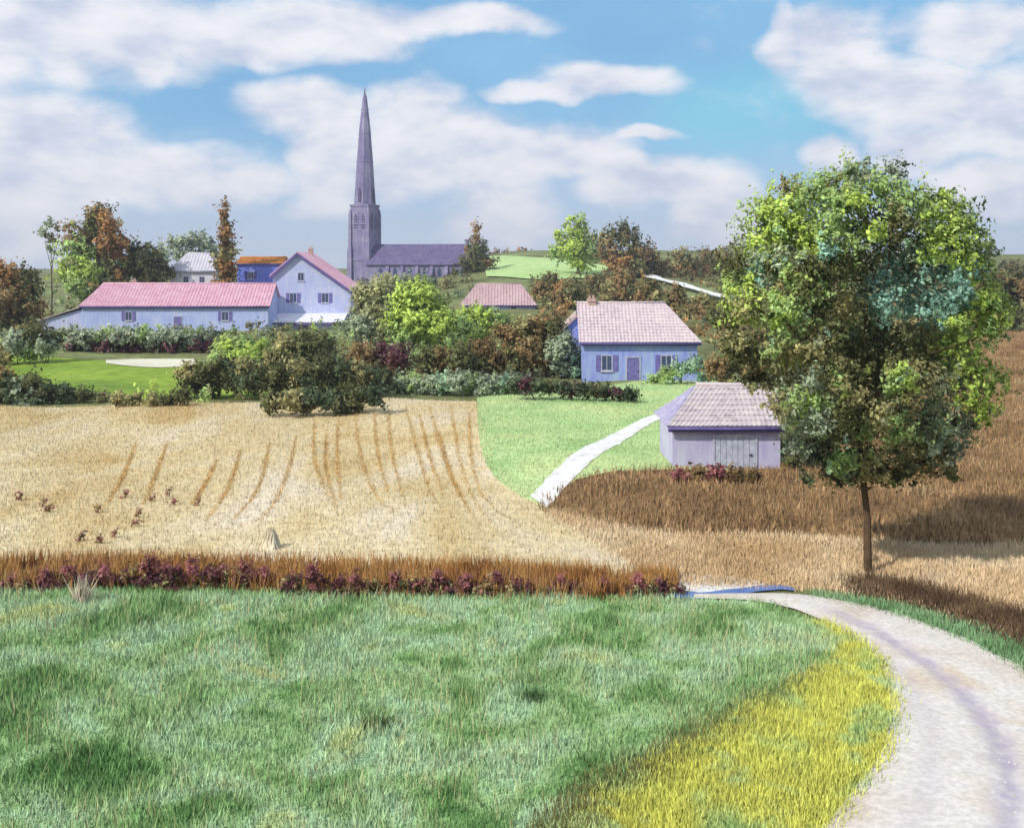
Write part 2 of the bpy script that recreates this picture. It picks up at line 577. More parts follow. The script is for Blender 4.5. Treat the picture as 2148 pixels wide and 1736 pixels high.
def loft(A, B, n=60, m=24, dz=0.03, wob=0.0, dome=0.0):
    """sheet between two ground curves given as sight lines"""
    a = resample([G(*q) if not isinstance(q, Vector) else q for q in A], n)
    b_ = resample([G(*q) if not isinstance(q, Vector) else q for q in B], n)
    t_ = np.linspace(0, 1, m)[None, :, None]
    xy = a[:, None, :] * (1 - t_) + b_[:, None, :] * t_
    if wob:
        for i in range(n):
            for j in (0, m - 1):
                q = mnoise.noise(Vector((xy[i, j, 0] * 1.1, xy[i, j, 1] * 1.1, 3.3)))
                xy[i, j] += wob * q
    z = height(xy[..., 0], xy[..., 1]) + dz + dome * np.sin(np.pi * np.linspace(0, 1, m))[None, :]
    return np.concatenate([xy, z[..., None]], -1)


def sheet(name, matname, pts_, parent=None):
    o = link(name, grid_mesh(name, pts_), MATS[matname], parent)
    if parent is None:
        tag(o, kind='structure')
    return o


def scatter(pts_, n, exclude=None):
    """n random places on a lofted sheet, evenly by area"""
    p = pts_[..., :2]
    a = p[:-1, :-1]; b_ = p[:-1, 1:]; c = p[1:, 1:]; d = p[1:, :-1]
    ar = 0.5 * np.abs((c - a)[..., 0] * (d - b_)[..., 1] - (c - a)[..., 1] * (d - b_)[..., 0])
    pr = ar.ravel() / ar.sum()
    k = RNG.choice(len(pr), n, p=pr)
    s, t_ = RNG.random((n, 1)), RNG.random((n, 1))
    A_, B_, C_, D_ = (q.reshape(-1, 2)[k] for q in (a, b_, c, d))
    return (A_ * (1 - s) + D_ * s) * (1 - t_) + (B_ * (1 - s) + C_ * s) * t_


def fbm(x, y, s, seed=0.0):
    out = np.empty(len(x))
    for i in range(len(x)):
        out[i] = mnoise.fractal(Vector((x[i] * s, y[i] * s, seed)), 0.6, 2.0, 3)
    return out


def blades(name, xy, hgt, wid, matname, lean=0.35, label=None, parent=None, z0=None, cat=None):
    n = len(xy)
    z = height(xy[:, 0], xy[:, 1]) - 0.02 if z0 is None else z0
    h = hgt * (0.55 + 0.9 * RNG.random(n)); a = RNG.random(n) * 2 * np.pi
    wd = wid * (0.6 + 0.8 * RNG.random(n))
    dx, dy = np.cos(a) * wd / 2, np.sin(a) * wd / 2
    l = lean * h * RNG.random(n); a2 = RNG.random(n) * 2 * np.pi
    v = np.empty((n, 3, 3))
    v[:, 0] = np.stack([xy[:, 0] - dx, xy[:, 1] - dy, z], 1)
    v[:, 1] = np.stack([xy[:, 0] + dx, xy[:, 1] + dy, z], 1)
    v[:, 2] = np.stack([xy[:, 0] + np.cos(a2) * l, xy[:, 1] + np.sin(a2) * l, z + h], 1)
    me = mesh_np(name, v.reshape(-1, 3), np.arange(3 * n).reshape(-1, 3))
    o = link(name, me, MATS[matname], parent)
    return tag(o, label, cat, kind='stuff') if parent is None else tag(o, kind='stuff')


FIELD_R = [(1600, 1261), (1712, 1306), (1768, 1350), (1735, 1410), (1520, 1525), (1330, 1625), (1225, 1705), (1160, 1770), (1060, 1900)]
ROAD_L = [(1455, 1256), (1560, 1260), (1640, 1270), (1720, 1302), (1800, 1345), (1858, 1410), (1870, 1500), (1848, 1590), (1760, 1700), (1690, 1780), (1560, 1900)]
ROAD_R = [(1458, 1249), (1570, 1246), (1690, 1247), (1850, 1278), (2000, 1328), (2147, 1402), (2300, 1500), (2420, 1640), (2480, 1720), (2520, 1800), (2560, 1900)]
field = loft([(-700, 1252), (-700, 1330), (-700, 1500), (-700, 1900)], FIELD_R, 70, 60, 0.02)
sheet('green_field', 'green field', field)
verge = loft(FIELD_R[1:], [(1720, 1302)] + ROAD_L[3:], 50, 14, 0.035)
sheet('road_verge', 'verge ground', verge)
def ribbon(centre, widths, n=70, m=7, dz=0.09, wob=0.05):
    c = resample([G(*q) for q in centre], n)
    d = np.gradient(c, axis=0); d /= np.linalg.norm(d, axis=1, keepdims=True)
    nrm = np.stack([-d[:, 1], d[:, 0]], 1)
    wd = np.interp(np.linspace(0, 1, n), np.linspace(0, 1, len(widths)), widths)
    wd = wd * (1 + 0.25 * np.array([mnoise.noise(Vector((q[0] * 0.9, q[1] * 0.9, 1))) for q in c]))
    t_ = np.linspace(-0.5, 0.5, m)
    xy = c[:, None] + nrm[:, None] * wd[:, None, None] * t_[None, :, None]
    z = height(xy[..., 0], xy[..., 1]) + dz
    return np.concatenate([xy, z[..., None]], -1)


def dist_to(xy, line):
    d = np.full(len(xy), 1e9)
    for a, b_ in zip(line[:-1], line[1:]):
        ab = b_ - a; t_ = np.clip(((xy - a) @ ab) / (ab @ ab), 0, 1)
        d = np.minimum(d, np.linalg.norm(xy - a - t_[:, None] * ab, axis=1))
    return d


road = loft(ROAD_L, ROAD_R, 220, 70, 0.06, wob=0.14, dome=0.05)
RUTS = [([(1640, 1258), (1750, 1287), (1850, 1332), (1950, 1400), (2040, 1475), (2098, 1560), (2122, 1650), (2115, 1740), (2080, 1880)], 1.0, 0.30),
        ([(1640, 1264), (1730, 1296), (1800, 1338), (1880, 1400), (1945, 1490), (1965, 1590), (1940, 1700), (1880, 1800)], 0.30, 0.34)]
rxy = road.reshape(-1, 3)[:, :2]
rutw = np.zeros(len(rxy))
for line, k, wd in RUTS:
    d = dist_to(rxy, resample([G(*q) for q in line], 60))
    d = d + 0.14 * fbm(rxy[:, 0], rxy[:, 1], 1.3, 6.0)
    rutw = np.maximum(rutw, k * np.exp(-np.clip(d, 0, 9) ** 2 / (2 * (wd * 0.62) ** 2)))
rutw *= np.repeat(sstep(0.12, 0.34, np.linspace(0, 1, road.shape[0])), road.shape[1])
road[..., 2] -= 0.045 * rutw.reshape(road.shape[:2])
road_o = sheet('road', 'road gravel', road)
at_ = road_o.data.attributes.new('worn', 'FLOAT', 'POINT')
at_.data.foreach_set('value', rutw.astype(np.float32))

stubble = loft([(-600, 852), (-600, 930), (-600, 1050), (-600, 1245)],
               [(1000, 842), (1003, 920), (1022, 990), (1085, 1040), (1180, 1078), (1300, 1112), (1410, 1150), (1430, 1195), (1405, 1245)], 70, 60, 0.02)
sheet('stubble_field', 'stubble ground', stubble)
meadow = loft([(1000, 834), (1003, 920), (1022, 990), (1085, 1040), (1128, 1064)], [(1520, 786), (1530, 850), (1540, 920), (1545, 960), (1545, 990)], 50, 30, 0.016)
sheet('meadow', 'meadow ground', meadow)
lane = loft([(1112, 1042), (1160, 990), (1225, 938), (1310, 897), (1395, 864), (1480, 834)],
            [(1146, 1066), (1205, 1002), (1264, 950), (1338, 905), (1404, 872), (1486, 839)], 70, 9, 0.05, wob=0.22)
sheet('lane', 'chalk', lane)
HEATH_B = [(1140, 1068), (1250, 1096), (1400, 1122), (1600, 1122), (1800, 1132), (2000, 1152), (2147, 1142), (2400, 1140)]
heath = loft([(1135, 1062), (1200, 1003), (1300, 986), (1420, 986), (1650, 980), (1880, 940), (2000, 760), (2050, 690), (2500, 680)], HEATH_B, 70, 36, 0.03)
sheet('heath', 'heath ground', heath)
tanstrip = loft(HEATH_B, [(1405, 1225), (1480, 1232), (1600, 1228), (1800, 1238), (1950, 1272), (2050, 1305), (2147, 1345), (2450, 1460)], 70, 24, 0.025)
sheet('dry_grass_bank', 'tan ground', tanstrip)
apron = loft([(1412, 1204), (1500, 1206), (1575, 1216), (1610, 1226)], [(1405, 1246), (1480, 1246), (1560, 1242), (1620, 1236)], 24, 8, 0.045)
sheet('gravel_track', 'chalk', apron)
pool = loft([(1395, 1250), (1440, 1245), (1520, 1241), (1590, 1230), (1630, 1230), (1665, 1240)],
            [(1395, 1253), (1430, 1259), (1520, 1255), (1590, 1241), (1630, 1240), (1665, 1242)], 60, 8, 0.06, wob=0.3)
sheet('water', 'water', pool)
limem = loft([(10, 742), (120, 752), (240, 758), (420, 765), (560, 770)], [(10, 790), (120, 812), (260, 828), (400, 836), (560, 836)], 40, 16, 0.05)
sheet('pasture', 'lime meadow', limem)
sheet('farm_track', 'cream track', loft([(222, 757), (300, 753), (410, 755)], [(222, 764), (300, 773), (410, 770)], 24, 6, 0.12))
hillm = loft([(1010, 541), (1100, 541), (1200, 548), (1300, 566)], [(1020, 582), (1100, 588), (1200, 588), (1300, 576)], 40, 16, 0.35)
sheet('hill_meadow', 'hill meadow', hillm)

# ------------------------------------------------------------------ foliage
PAL = {k: np.array(lin(c)[:3]) for k, c in dict(
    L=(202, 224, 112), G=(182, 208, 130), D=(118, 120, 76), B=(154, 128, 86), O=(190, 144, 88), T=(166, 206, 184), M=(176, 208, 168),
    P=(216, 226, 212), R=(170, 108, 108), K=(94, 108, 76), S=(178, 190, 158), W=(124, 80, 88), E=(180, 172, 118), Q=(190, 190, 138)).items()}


def crown_mesh(name, clumps, n, leaf, flat=0.9, mixin=0.16, per=16):
    """leaves gathered in sprigs, sprigs gathered in clumps"""
    r2 = np.array([c[3] ** 2 for c in clumps])
    cnt = np.maximum(1, np.round(n / per * r2 / r2.sum()).astype(int))
    pos = np.array([c[:3] for c in clumps]); mid = pos.mean(0); ext = max(1e-3, np.abs(pos - mid).max())
    keys = [c[4] for c in clumps]
    C, N, K = [], [], []
    for (x, y, z, r, key), k in zip(clumps, cnt):
        d = RNG.normal(size=(k, 3)); d /= np.linalg.norm(d, axis=1, keepdims=True)
        rad = r * (0.12 + 0.88 * RNG.random(k) ** 0.55) * (0.75 + 0.45 * RNG.random(k))
        sc_ = d * rad[:, None]; sc_[:, 2] *= flat
        ax = d + np.array([0, 0, 0.45]) + RNG.normal(size=(k, 3)) * 0.45
        ax /= np.linalg.norm(ax, axis=1, keepdims=True)
        ln = max(r * 0.20, leaf * 0.9); wd = max(r * 0.075, leaf * 0.38)
        off = ax[:, None, :] * RNG.normal(size=(k, per, 1)) * ln + RNG.normal(size=(k, per, 3)) * wd
        p = (sc_[:, None, :] + off).reshape(-1, 3) + np.array([x, y, z])
        C.append(p)
        nn_ = np.repeat(d * 0.55, per, 0) + (p - mid) / ext * 0.6
        N.append(nn_)
        col = np.repeat(PAL[key][None], k, 0)
        sw = RNG.random(k) < mixin
        alt = np.array([PAL[keys[q]] for q in RNG.integers(0, len(keys), k)])
        col[sw] = 0.5 * alt[sw] + 0.5 * col[sw]
        col = col * (0.78 + 0.44 * RNG.random((k, 1)))
        K.append(np.repeat(col, per, 0))
    C, N, K = np.concatenate(C), np.concatenate(N), np.concatenate(K)
    k = len(C)
    nrm = N + RNG.normal(size=(k, 3)) * 0.7 + np.array([0, 0, 0.35])
    nrm /= np.linalg.norm(nrm, axis=1, keepdims=True)
    a = np.cross(nrm, RNG.normal(size=(k, 3))); a /= np.linalg.norm(a, axis=1, keepdims=True)
    b_ = np.cross(nrm, a)
    s = leaf * (0.55 + 0.8 * RNG.random((k, 1)))
    v = np.empty((k, 4, 3))
    v[:, 0] = C - a * s * 0.5
    v[:, 1] = C + b_ * s * 0.32 + nrm * s * 0.10
    v[:, 2] = C + a * s * 0.55 - nrm * s * 0.12
    v[:, 3] = C - b_ * s * 0.32 + nrm * s * 0.10
    me = mesh_np(name, v.reshape(-1, 3), np.arange(4 * k).reshape(-1, 4), np.repeat(K, 4, 0))
    at = me.attributes.new('Nrm', 'FLOAT_VECTOR', 'POINT')
    at.data.foreach_set('vector', np.repeat(N + np.array([0, 0, 0.35]), 4, 0).astype(np.float32).ravel())
    return me


def plant(name, label, cat, Y, clumps, n, leaf, base=None, trunk_r=0.0, group=None, stems=0, spread=0.55, bark='bark', crown='crown', top=None):
    """clumps: (u, v, radius in px, colour key[, depth offset m]); placed in real space at distance Y"""
    cl = []
    for c in clumps:
        u, v, r, key = c[:4]
        dy = c[4] if len(c) > 4 else random.uniform(-spread, spread) * r / F * Y * 1.6
        q = P(u, v, Y + dy)
        cl.append((q.x, q.y, q.z, r / F * Y, key))
    ub = base if base is not None else sum(c[0] for c in clumps) / len(clumps)
    bp = gz(ub, Y)
    o = thing(name, label, cat, bp, 0, group)
    me = crown_mesh(crown, [(x - bp.x, y - bp.y, z - bp.z, r, k) for x, y, z, r, k in cl], n, leaf)
    link(crown, me, MATS['leaves'], o)
    loc = [Vector((x - bp.x, y - bp.y, z - bp.z)) for x, y, z, r, k in cl]
    if trunk_r:
        mb = MB()
        cen = sum(loc, Vector()) / len(loc)
        zt = min(q.z for q in loc)
        fork = Vector((cen.x * 0.25, cen.y * 0.25, max(zt * 0.75, cen.z * 0.45)))
        if top: fork = Vector(top)
        ptsT = [Vector((0, 0, -0.3)), Vector((0, 0, 0.1)), fork * 0.35 + Vector((trunk_r * 0.9, 0, 0)), fork * 0.7 + Vector((trunk_r * 0.3, 0, 0)), fork]
        mb.tube(ptsT, [trunk_r * 1.7, trunk_r * 1.25, trunk_r, trunk_r * 0.85, trunk_r * 0.7], 9)
        mb.build('trunk', MATS[bark], o, smooth=True)
        order = sorted(loc, key=lambda q: -q.z)
        for q in order[:: max(1, len(order) // 9)][:9]:
            lb = MB()
            st = fork * random.uniform(0.72, 1.0)
            mid = st.lerp(q, 0.5) + Vector((random.uniform(-.1, .1), random.uniform(-.1, .1), 0.12)) * (q - st).length
            lb.tube([st, st.lerp(mid, 0.5), mid, mid.lerp(q, 0.6), q], [trunk_r * 0.5, trunk_r * 0.42, trunk_r * 0.3, trunk_r * 0.2, trunk_r * 0.08], 6)
            lb.build('limb', MATS[bark], o, smooth=True)
    for i in range(stems):
        sb = MB()
        q = random.choice(loc)
        s0 = Vector((q.x * 0.8 + random.uniform(-.1, .1), q.y * 0.8, 0))
        s0.z = hz(bp.x + s0.x, bp.y + s0.y) - bp.z - 0.1
        sr = max(0.02, 0.0022 * Y * 0.25)
        sb.tube([s0, s0.lerp(q, 0.5) + Vector((random.uniform(-.05, .05), 0, 0)), q], [sr, sr * 0.8, sr * 0.3], 5)
        sb.build('stem', MATS[bark], o, smooth=True)
    return o


# ------------------------------------------------------------------ buildings
def roof_slope(A, B, C, D, tile=0.26, course=0.36, amp=0.045, thick=0.1, seed=0, per=4):
    """tiled slope: eave A to B, ridge D to C (above A and B); returns closed slab grid"""
    A, B, C, D = map(Vector, (A, B, C, D))
    eave = (B - A); L = eave.length; ex = eave.normalized()
    nrm = eave.cross(D - A).normalized()
    if nrm.z < 0: nrm = -nrm
    hgt = ((D - A) - ex * (D - A).dot(ex)).length
    rows = max(3, int(hgt / course))
    n = max(6, int(L / tile * per))
    vs = []
    for r in range(rows):
        for e in (0, 1):
            tt = (r + e) / rows
            a = A.lerp(D, tt); b_ = B.lerp(C, tt)
            lift = 0.035 if e == 0 else 0.0
            for i in range(n + 1):
                p = a.lerp(b_, i / n)
                xx = (p - A).dot(ex)
                w_ = amp * math.sin(2 * math.pi * xx / tile) if amp else 0
                q = mnoise.noise(Vector((xx * 0.35 + seed, tt * 3, 7))) * 0.05
                vs.append(p + nrm * (w_ + lift + q))
    N1 = n + 1
    nr = rows * 2
    fs = []
    for r in range(nr - 1):
        for i in range(n):
            k = r * N1 + i
            fs.append((k, k + 1, k + N1 + 1, k + N1))
    base = len(vs)
    vs += [A - nrm * thick, B - nrm * thick, C - nrm * thick, D - nrm * thick]
    fs.append((base + 3, base + 2, base + 1, base))
    fs.append(tuple([base, base + 1] + list(range(n, -1, -1))))
    top = (nr - 1) * N1
    fs.append(tuple(list(range(top, top + N1)) + [base + 2, base + 3]))
    fs.append(tuple([base] + [r * N1 for r in range(nr)] + [base + 3]))
    fs.append(tuple([base + 2] + [r * N1 + n for r in range(nr - 1, -1, -1)] + [base + 1]))
    return vs, fs


def add_roof(parent, name, slopes, matname, tile=0.26, course=0.36, amp=0.045, per=4):
    vs, fs = [], []
    for i, s in enumerate(slopes):
        v, f = roof_slope(*s, tile=tile, course=course, amp=amp, seed=i * 5.1, per=per)
        k = len(vs); vs += v; fs += [tuple(x + k for x in q) for q in f]
    me = bpy.data.meshes.new(name)
    me.from_pydata([tuple(v) for v in vs], [], fs)
    me.update()
    return link(name, me, MATS[matname], parent)


def window(parent, x, z, wd, ht, y=0.0, shutters=None, frame='window frame', nx=2, ny=3):
    """window in the front wall (facing -y) with reveal, frame bars, panes and sill"""
    f = MB()
    t_ = 0.07
    f.box(x - wd / 2 - t_, x - wd / 2, y - 0.05, y + 0.06, z - t_, z + ht + t_)
    f.box(x + wd / 2, x + wd / 2 + t_, y - 0.05, y + 0.06, z - t_, z + ht + t_)
    f.box(x - wd / 2, x + wd / 2, y - 0.05, y + 0.06, z + ht, z + ht + t_)
    f.box(x - wd / 2, x + wd / 2, y - 0.05, y + 0.06, z - t_, z)
    for i in range(1, nx): f.box(x - wd / 2 + wd * i / nx - 0.025, x - wd / 2 + wd * i / nx + 0.025, y - 0.035, y + 0.05, z, z + ht)
    w_ = f.build('window', MATS[frame], parent)
    for i in range(nx):
        p = MB()
        x0 = x - wd / 2 + wd * i / nx + 0.025; x1 = x - wd / 2 + wd * (i + 1) / nx - 0.025
        p.box(x0, x1, y - 0.012, y + 0.03, z, z + ht)
        p.build('pane', MATS['glass'], w_)
    s = MB(); s.box(x - wd / 2 - 0.15, x + wd / 2 + 0.15, y - 0.12, y + 0.02, z - 0.17, z - t_ - 0.003); s.build('sill', MATS['sill stone'], w_)
    if shutters:
        for sgn in (-1, 1):
            sh = MB()
            xa = x + sgn * (wd / 2 + t_ + 0.03); xb = xa + sgn * wd * 0.5
            sh.box(min(xa, xb), max(xa, xb), y - 0.07, y - 0.004, z - t_, z + ht + t_)
            for zz in (z + ht * 0.2, z + ht * 0.8): sh.box(min(xa, xb) + 0.03, max(xa, xb) - 0.03, y - 0.1, y - 0.07, zz - 0.05, zz + 0.05)
            sh.build('shutter', MATS[shutters], w_)
    return w_


def door(parent, x, wd, ht, y=0.0, matname='shutter lilac', planks=5, z=0.0):
    f = MB()
    f.box(x - wd / 2 - 0.1, x - wd / 2, y - 0.06, y + 0.05, z, z + ht + 0.1)
    f.box(x + wd / 2, x + wd / 2 + 0.1, y - 0.06, y + 0.05, z, z + ht + 0.1)
    f.box(x - wd / 2, x + wd / 2, y - 0.06, y + 0.05, z + ht, z + ht + 0.1)
    d = f.build('door', MATS['sill stone'], parent)
    for i in range(planks):
        p = MB()
        x0 = x - wd / 2 + wd * i / planks + 0.012; x1 = x - wd / 2 + wd * (i + 1) / planks - 0.012
        p.box(x0, x1, y - 0.03 - 0.006 * (i % 2), y + 0.03, z + 0.03, z + ht - 0.004)
        p.build('plank', MATS[matname], d)
    h = MB(); h.box(x + wd * 0.36, x + wd * 0.42, y - 0.09, y - 0.03, z + ht * 0.45, z + ht * 0.5); h.build('handle', MATS['iron'], d)
    return d


def house(name, label, uL, uR, Y, v_eave, v_ridge, depth, wall, roofm, hipL=0.0, hipR=0.0, over=0.35, rz=0.0, tile=0.3, amp=0.05, eave='eave wood', cat='house', per=4, hipmat=None):
    """ridge parallel to the front; returns thing and its measures (w, eave height, ridge height)"""
    a, b_ = gz(uL, Y), gz(uR, Y)
    z0 = min(a.z, b_.z) - 0.1
    wdt = b_.x - a.x
    o = thing(name, label, cat, (a.x, Y, z0), rz)
    ze = P(0, v_eave, Y).z - z0
    zr = P(0, v_ridge, Y + depth / 2).z - z0
    m_ = MB()
    m_.box(0, wdt, 0, depth, -0.6, ze)
    hl, hr = hipL, hipR
    # gable triangles of the wall
    for x0, x1, hp in ((0.0, 0.35, hl), (wdt - 0.35, wdt, hr)):
        if hp == 0:
            m_.v += []
            i = len(m_.v)
            m_.v += [(x0, 0.002, ze), (x0, depth - 0.002, ze), (x0, depth / 2, zr - 0.14), (x1, 0.002, ze), (x1, depth - 0.002, ze), (x1, depth / 2, zr - 0.14)]
            m_.f += [(i, i + 1, i + 2), (i + 5, i + 4, i + 3), (i, i + 2, i + 5, i + 3), (i + 1, i + 4, i + 5, i + 2)]
    m_.build('wall', MATS[wall], o)
    sl = (zr - ze) / (depth / 2)
    zo = ze - over * sl + 0.12
    xl, xr = -over, wdt + over
    rl, rr = (hl if hl else -over), (wdt - hr if hr else wdt + over)
    dr = depth / 2
    slopes = [((xl, -over, zo), (xr, -over, zo), (rr, dr, zr + 0.12), (rl, dr, zr + 0.12)),
              ((xr, depth + over, zo), (xl, depth + over, zo), (rl, dr, zr + 0.12), (rr, dr, zr + 0.12))]
    ends = []
    if hl: ends.append(((xl, depth + over, zo), (xl, -over, zo), (rl, dr, zr + 0.12), (rl, dr, zr + 0.12)))
    if hr: ends.append(((xr, -over, zo), (xr, depth + over, zo), (rr, dr, zr + 0.12), (rr, dr, zr + 0.12)))
    rf = add_roof(o, 'roof', slopes + (ends if hipmat is None else []), roofm, tile=tile, amp=amp, per=per)
    if hipmat:
        for e in ends: add_roof(o, 'hip_roof', [e], hipmat, tile=tile, amp=amp, per=per)
    rc = MB(); rc.tube([(rl, dr, zr + 0.14), ((rl + rr) / 2, dr, zr + 0.11), (rr, dr, zr + 0.14)], [0.13] * 3, 8)
    rc.build('ridge_cap', MATS[roofm], rf, smooth=True)
    eb = MB(); eb.box(xl + 0.05, xr - 0.05, -over - 0.02, -over + 0.04, zo - 0.30, zo - 0.10); eb.build('eave_board', MATS[eave], o)
    so = MB(); so.box(xl + 0.08, xr - 0.08, -over + 0.045, -0.004, zo - 0.16, zo - 0.12); so.build('soffit', MATS[eave], o)
    gu = MB(); gu.tube([(xl + 0.05, -over - 0.09, zo - 0.12), ((xl + xr) / 2, -over - 0.09, zo - 0.14), (xr - 0.05, -over - 0.09, zo - 0.12)], [0.07] * 3, 7)
    gu.build('gutter', MATS[eave], o, smooth=True)
    return o, rf, wdt, ze, zr


def chimney(rf, x, y, z0, h, wd=0.7, dp=0.55):
    c = MB(); c.box(x - wd / 2, x + wd / 2, y - dp / 2, y + dp / 2, z0, z0 + h)
    c.box(x - wd / 2 - 0.08, x + wd / 2 + 0.08, y - dp / 2 - 0.08, y + dp / 2 + 0.08, z0 + h - 0.25, z0 + h - 0.1)
    for s in (-0.17, 0.17):
        c.tube([(x + s, y, z0 + h - 0.02), (x + s, y, z0 + h + 0.3)], [0.12, 0.1], 8)
    return c.build('chimney', MATS['chimney brick'], rf)


# long farmhouse on the left
o, rf, W_, ze, zr = house('farmhouse', 'long low periwinkle farmhouse with a pink tiled roof behind the left hedge', 172, 562, 165, 640, 596, 8.5,
                          'wall periwinkle', 'roof pink', hipL=1.6, tile=0.5, amp=0.06)
for x in (7.0, 21.5): window(o, x, 1.75, 0.95, 1.25, 0.0, 'shutter lilac')
door(o, 14.4, 1.2, 2.3, 0.0)
chimney(rf, 6.2, 4.6, zr - 0.6, 1.2)
lt = MB(); lt.prism([(-7.2, -0.5), (0.0, -0.5), (0.0, ze - 0.6), (-7.2, 1.5)], 1.2, 7.4); lt.build('lean_to_wall', MATS['wall lavender'], o)
add_roof(o, 'lean_to_roof', [((-7.7, 7.8, 1.45), (-7.7, 0.8, 1.45), (-0.02, 0.8, ze - 0.1), (-0.02, 7.8, ze - 0.1))], 'roof tan', tile=0.5, amp=0.06)

# tall gable house
def gable_house():
    Y = 172.0
    a = gz(572, Y)
    z0 = a.z - 0.2
    o = thing('gabled_house', 'tall lavender house showing its gable with a pink roof, beside the farmhouse', 'house', (a.x, Y, z0))
    wd = (735 - 572) / F * Y
    xa = (624 - 572) / F * Y
    zt = P(0, 530, Y).z - z0; zl = P(0, 575, Y).z - z0; zrr = P(0, 608, Y).z - z0
    D_ = 13.0
    m_ = MB(); m_.prism([(0, -0.6), (wd, -0.6), (wd, zrr), (xa, zt), (0, zl)], 0, D_); m_.build('wall', MATS['wall lavender'], o)
    ov = 0.5
    sr = (zt - zrr) / (wd - xa); sl_ = (zt - zl) / xa
    rf = add_roof(o, 'roof', [((wd + ov, -ov, zrr - ov * sr + 0.14), (wd + ov, D_ + ov, zrr - ov * sr + 0.14), (xa, D_ + ov, zt + 0.14), (xa, -ov, zt + 0.14)),
                              ((-ov, D_ + ov, zl - ov * sl_ + 0.14), (-ov, -ov, zl - ov * sl_ + 0.14), (xa, -ov, zt + 0.14), (xa, D_ + ov, zt + 0.14))], 'roof pink', tile=0.5, amp=0.06)
    def verge_board(p, q, nm):
        v = MB(); p = Vector(p); q = Vector(q); d = Vector((0, 0, -0.42))
        i = 0
        for yy in (-ov - 0.03, -ov + 0.07):
            v.v += [(p.x, yy, p.z), (q.x, yy, q.z), (q.x, yy, q.z - 0.45), (p.x, yy, p.z - 0.45)]
        v.f += [(0, 1, 2, 3), (7, 6, 5, 4), (0, 4, 5, 1), (1, 5, 6, 2), (2, 6, 7, 3), (3, 7, 4, 0)]
        v.build(nm, MATS['eave wood'], o)
    verge_board((xa + 0.03, 0, zt - 0.0), (wd + ov, 0, zrr - ov * sr), 'verge_board')
    verge_board((xa - 0.03, 0, zt - 0.0), (-ov, 0, zl - ov * sl_), 'verge_board')
    window(o, 4.4, 7.7, 0.9, 1.2, 0.0, None)
    window(o, 3.2, 4.3, 1.0, 1.4, 0.0, 'shutter lilac')
    window(o, 8.2, 4.3, 1.0, 1.4, 0.0, 'shutter lilac')
    chimney(rf, xa + 0.6, 8.0, zt - 0.8, 1.6)
    # white roofed lean-to in front
    zt2 = P(0, 657, Y).z - z0; zb2 = P(0, 674, Y - 3).z - z0
    l = MB(); l.box(0.4, wd - 1.0, -3.4, -0.004, -0.6, zb2 - 0.12); l.build('lean_to_wall', MATS['wall lavender'], o)
    add_roof(o, 'lean_to_roof', [((0.0, -3.9, zb2 - 0.08), (wd - 0.5, -3.9, zb2 - 0.08), (wd - 0.5, -0.01, zt2), (0.0, -0.01, zt2))], 'roof white', tile=0.5, amp=0.05)
    e = MB(); e.box(0.05, wd - 0.55, -3.96, -3.88, zb2 - 0.5, zb2 - 0.2); e.build('eave_board', MATS['eave wood'], o)
    door(o, 6.0, 1.2, min(2.0, zb2 - 0.6), -3.4)
    window(o, 3.0, 0.7, 0.9, 0.8, -3.4)
gable_house()

# saturated blue house behind
o, rf, W_, ze, zr = house('blue_house', 'bright blue walled house with a low orange roof, behind the gable', 497, 590, 190, 553, 541, 7.0, 'wall blue', 'roof orange', over=0.25, tile=0.55, amp=0.06, eave='shutter lilac')
window(o, 2.4, ze - 2.6, 0.9, 1.2, 0.0, 'eave wood')
# pale house between the trees
o, rf, W_, ze, zr = house('pale_house', 'pale lilac white house half hidden between round tree and cypress', 356, 452, 205, 566, 532, 7.0, 'wall pale', 'roof pale', hipL=2.2, hipR=2.0, tile=0.6, amp=0.05, eave='sill stone')
window(o, 3.0, ze - 2.5, 0.9, 1.2); window(o, 6.0, ze - 2.5, 0.9, 1.2)
# low house right of the church
o, rf, W_, ze, zr = house('cottage', 'low cottage with a dusty pink roof behind the bright green bush', 968, 1122, 200, 638, 597, 8.0, 'wall lavender', 'roof dusty pink', hipL=2.6, hipR=2.6, tile=0.55, amp=0.06)
window(o, 4.0, 0.7, 0.9, 1.1); window(o, 9.5, 0.7, 0.9, 1.1)
# blue lilac house in the middle right
o, rf, W_, ze, zr = house('farm_cottage', 'blue lilac farm cottage with a pale pink hipped roof beside the green meadow', 1222, 1462, 96, 712, 638, 6.2, 'wall blue lilac', 'roof mauve', hipR=2.4, tile=0.32, amp=0.028)
door(o, 4.4, 1.1, 2.25, 0.0)
window(o, 2.1, 1.15, 0.85, 1.25, 0.0, 'shutter lilac')
window(o, 7.3, 1.15, 0.85, 1.25, 0.0, 'shutter lilac')
chimney(rf, 1.0, 3.1, zr - 0.5, 1.0)
bk = MB(); bk.prism([(-1.6, -0.5), (1.6, -0.5), (1.6, ze + 0.6), (0.0, ze + 2.0), (-1.6, ze + 0.6)], 4.2, 9.5); bk.build('rear_wing_wall', MATS['wall blue lilac'], o)
add_roof(o, 'rear_wing_roof', [((-1.95, 9.7, ze + 0.35), (-1.95, 3.9, ze + 0.35), (0, 3.9, ze + 2.12), (0, 9.7, ze + 2.12)),
                               ((1.95, 3.9, ze + 0.35), (1.95, 9.7, ze + 0.35), (0, 9.7, ze + 2.12), (0, 3.9, ze + 2.12))], 'roof tan', tile=0.32, amp=0.04)
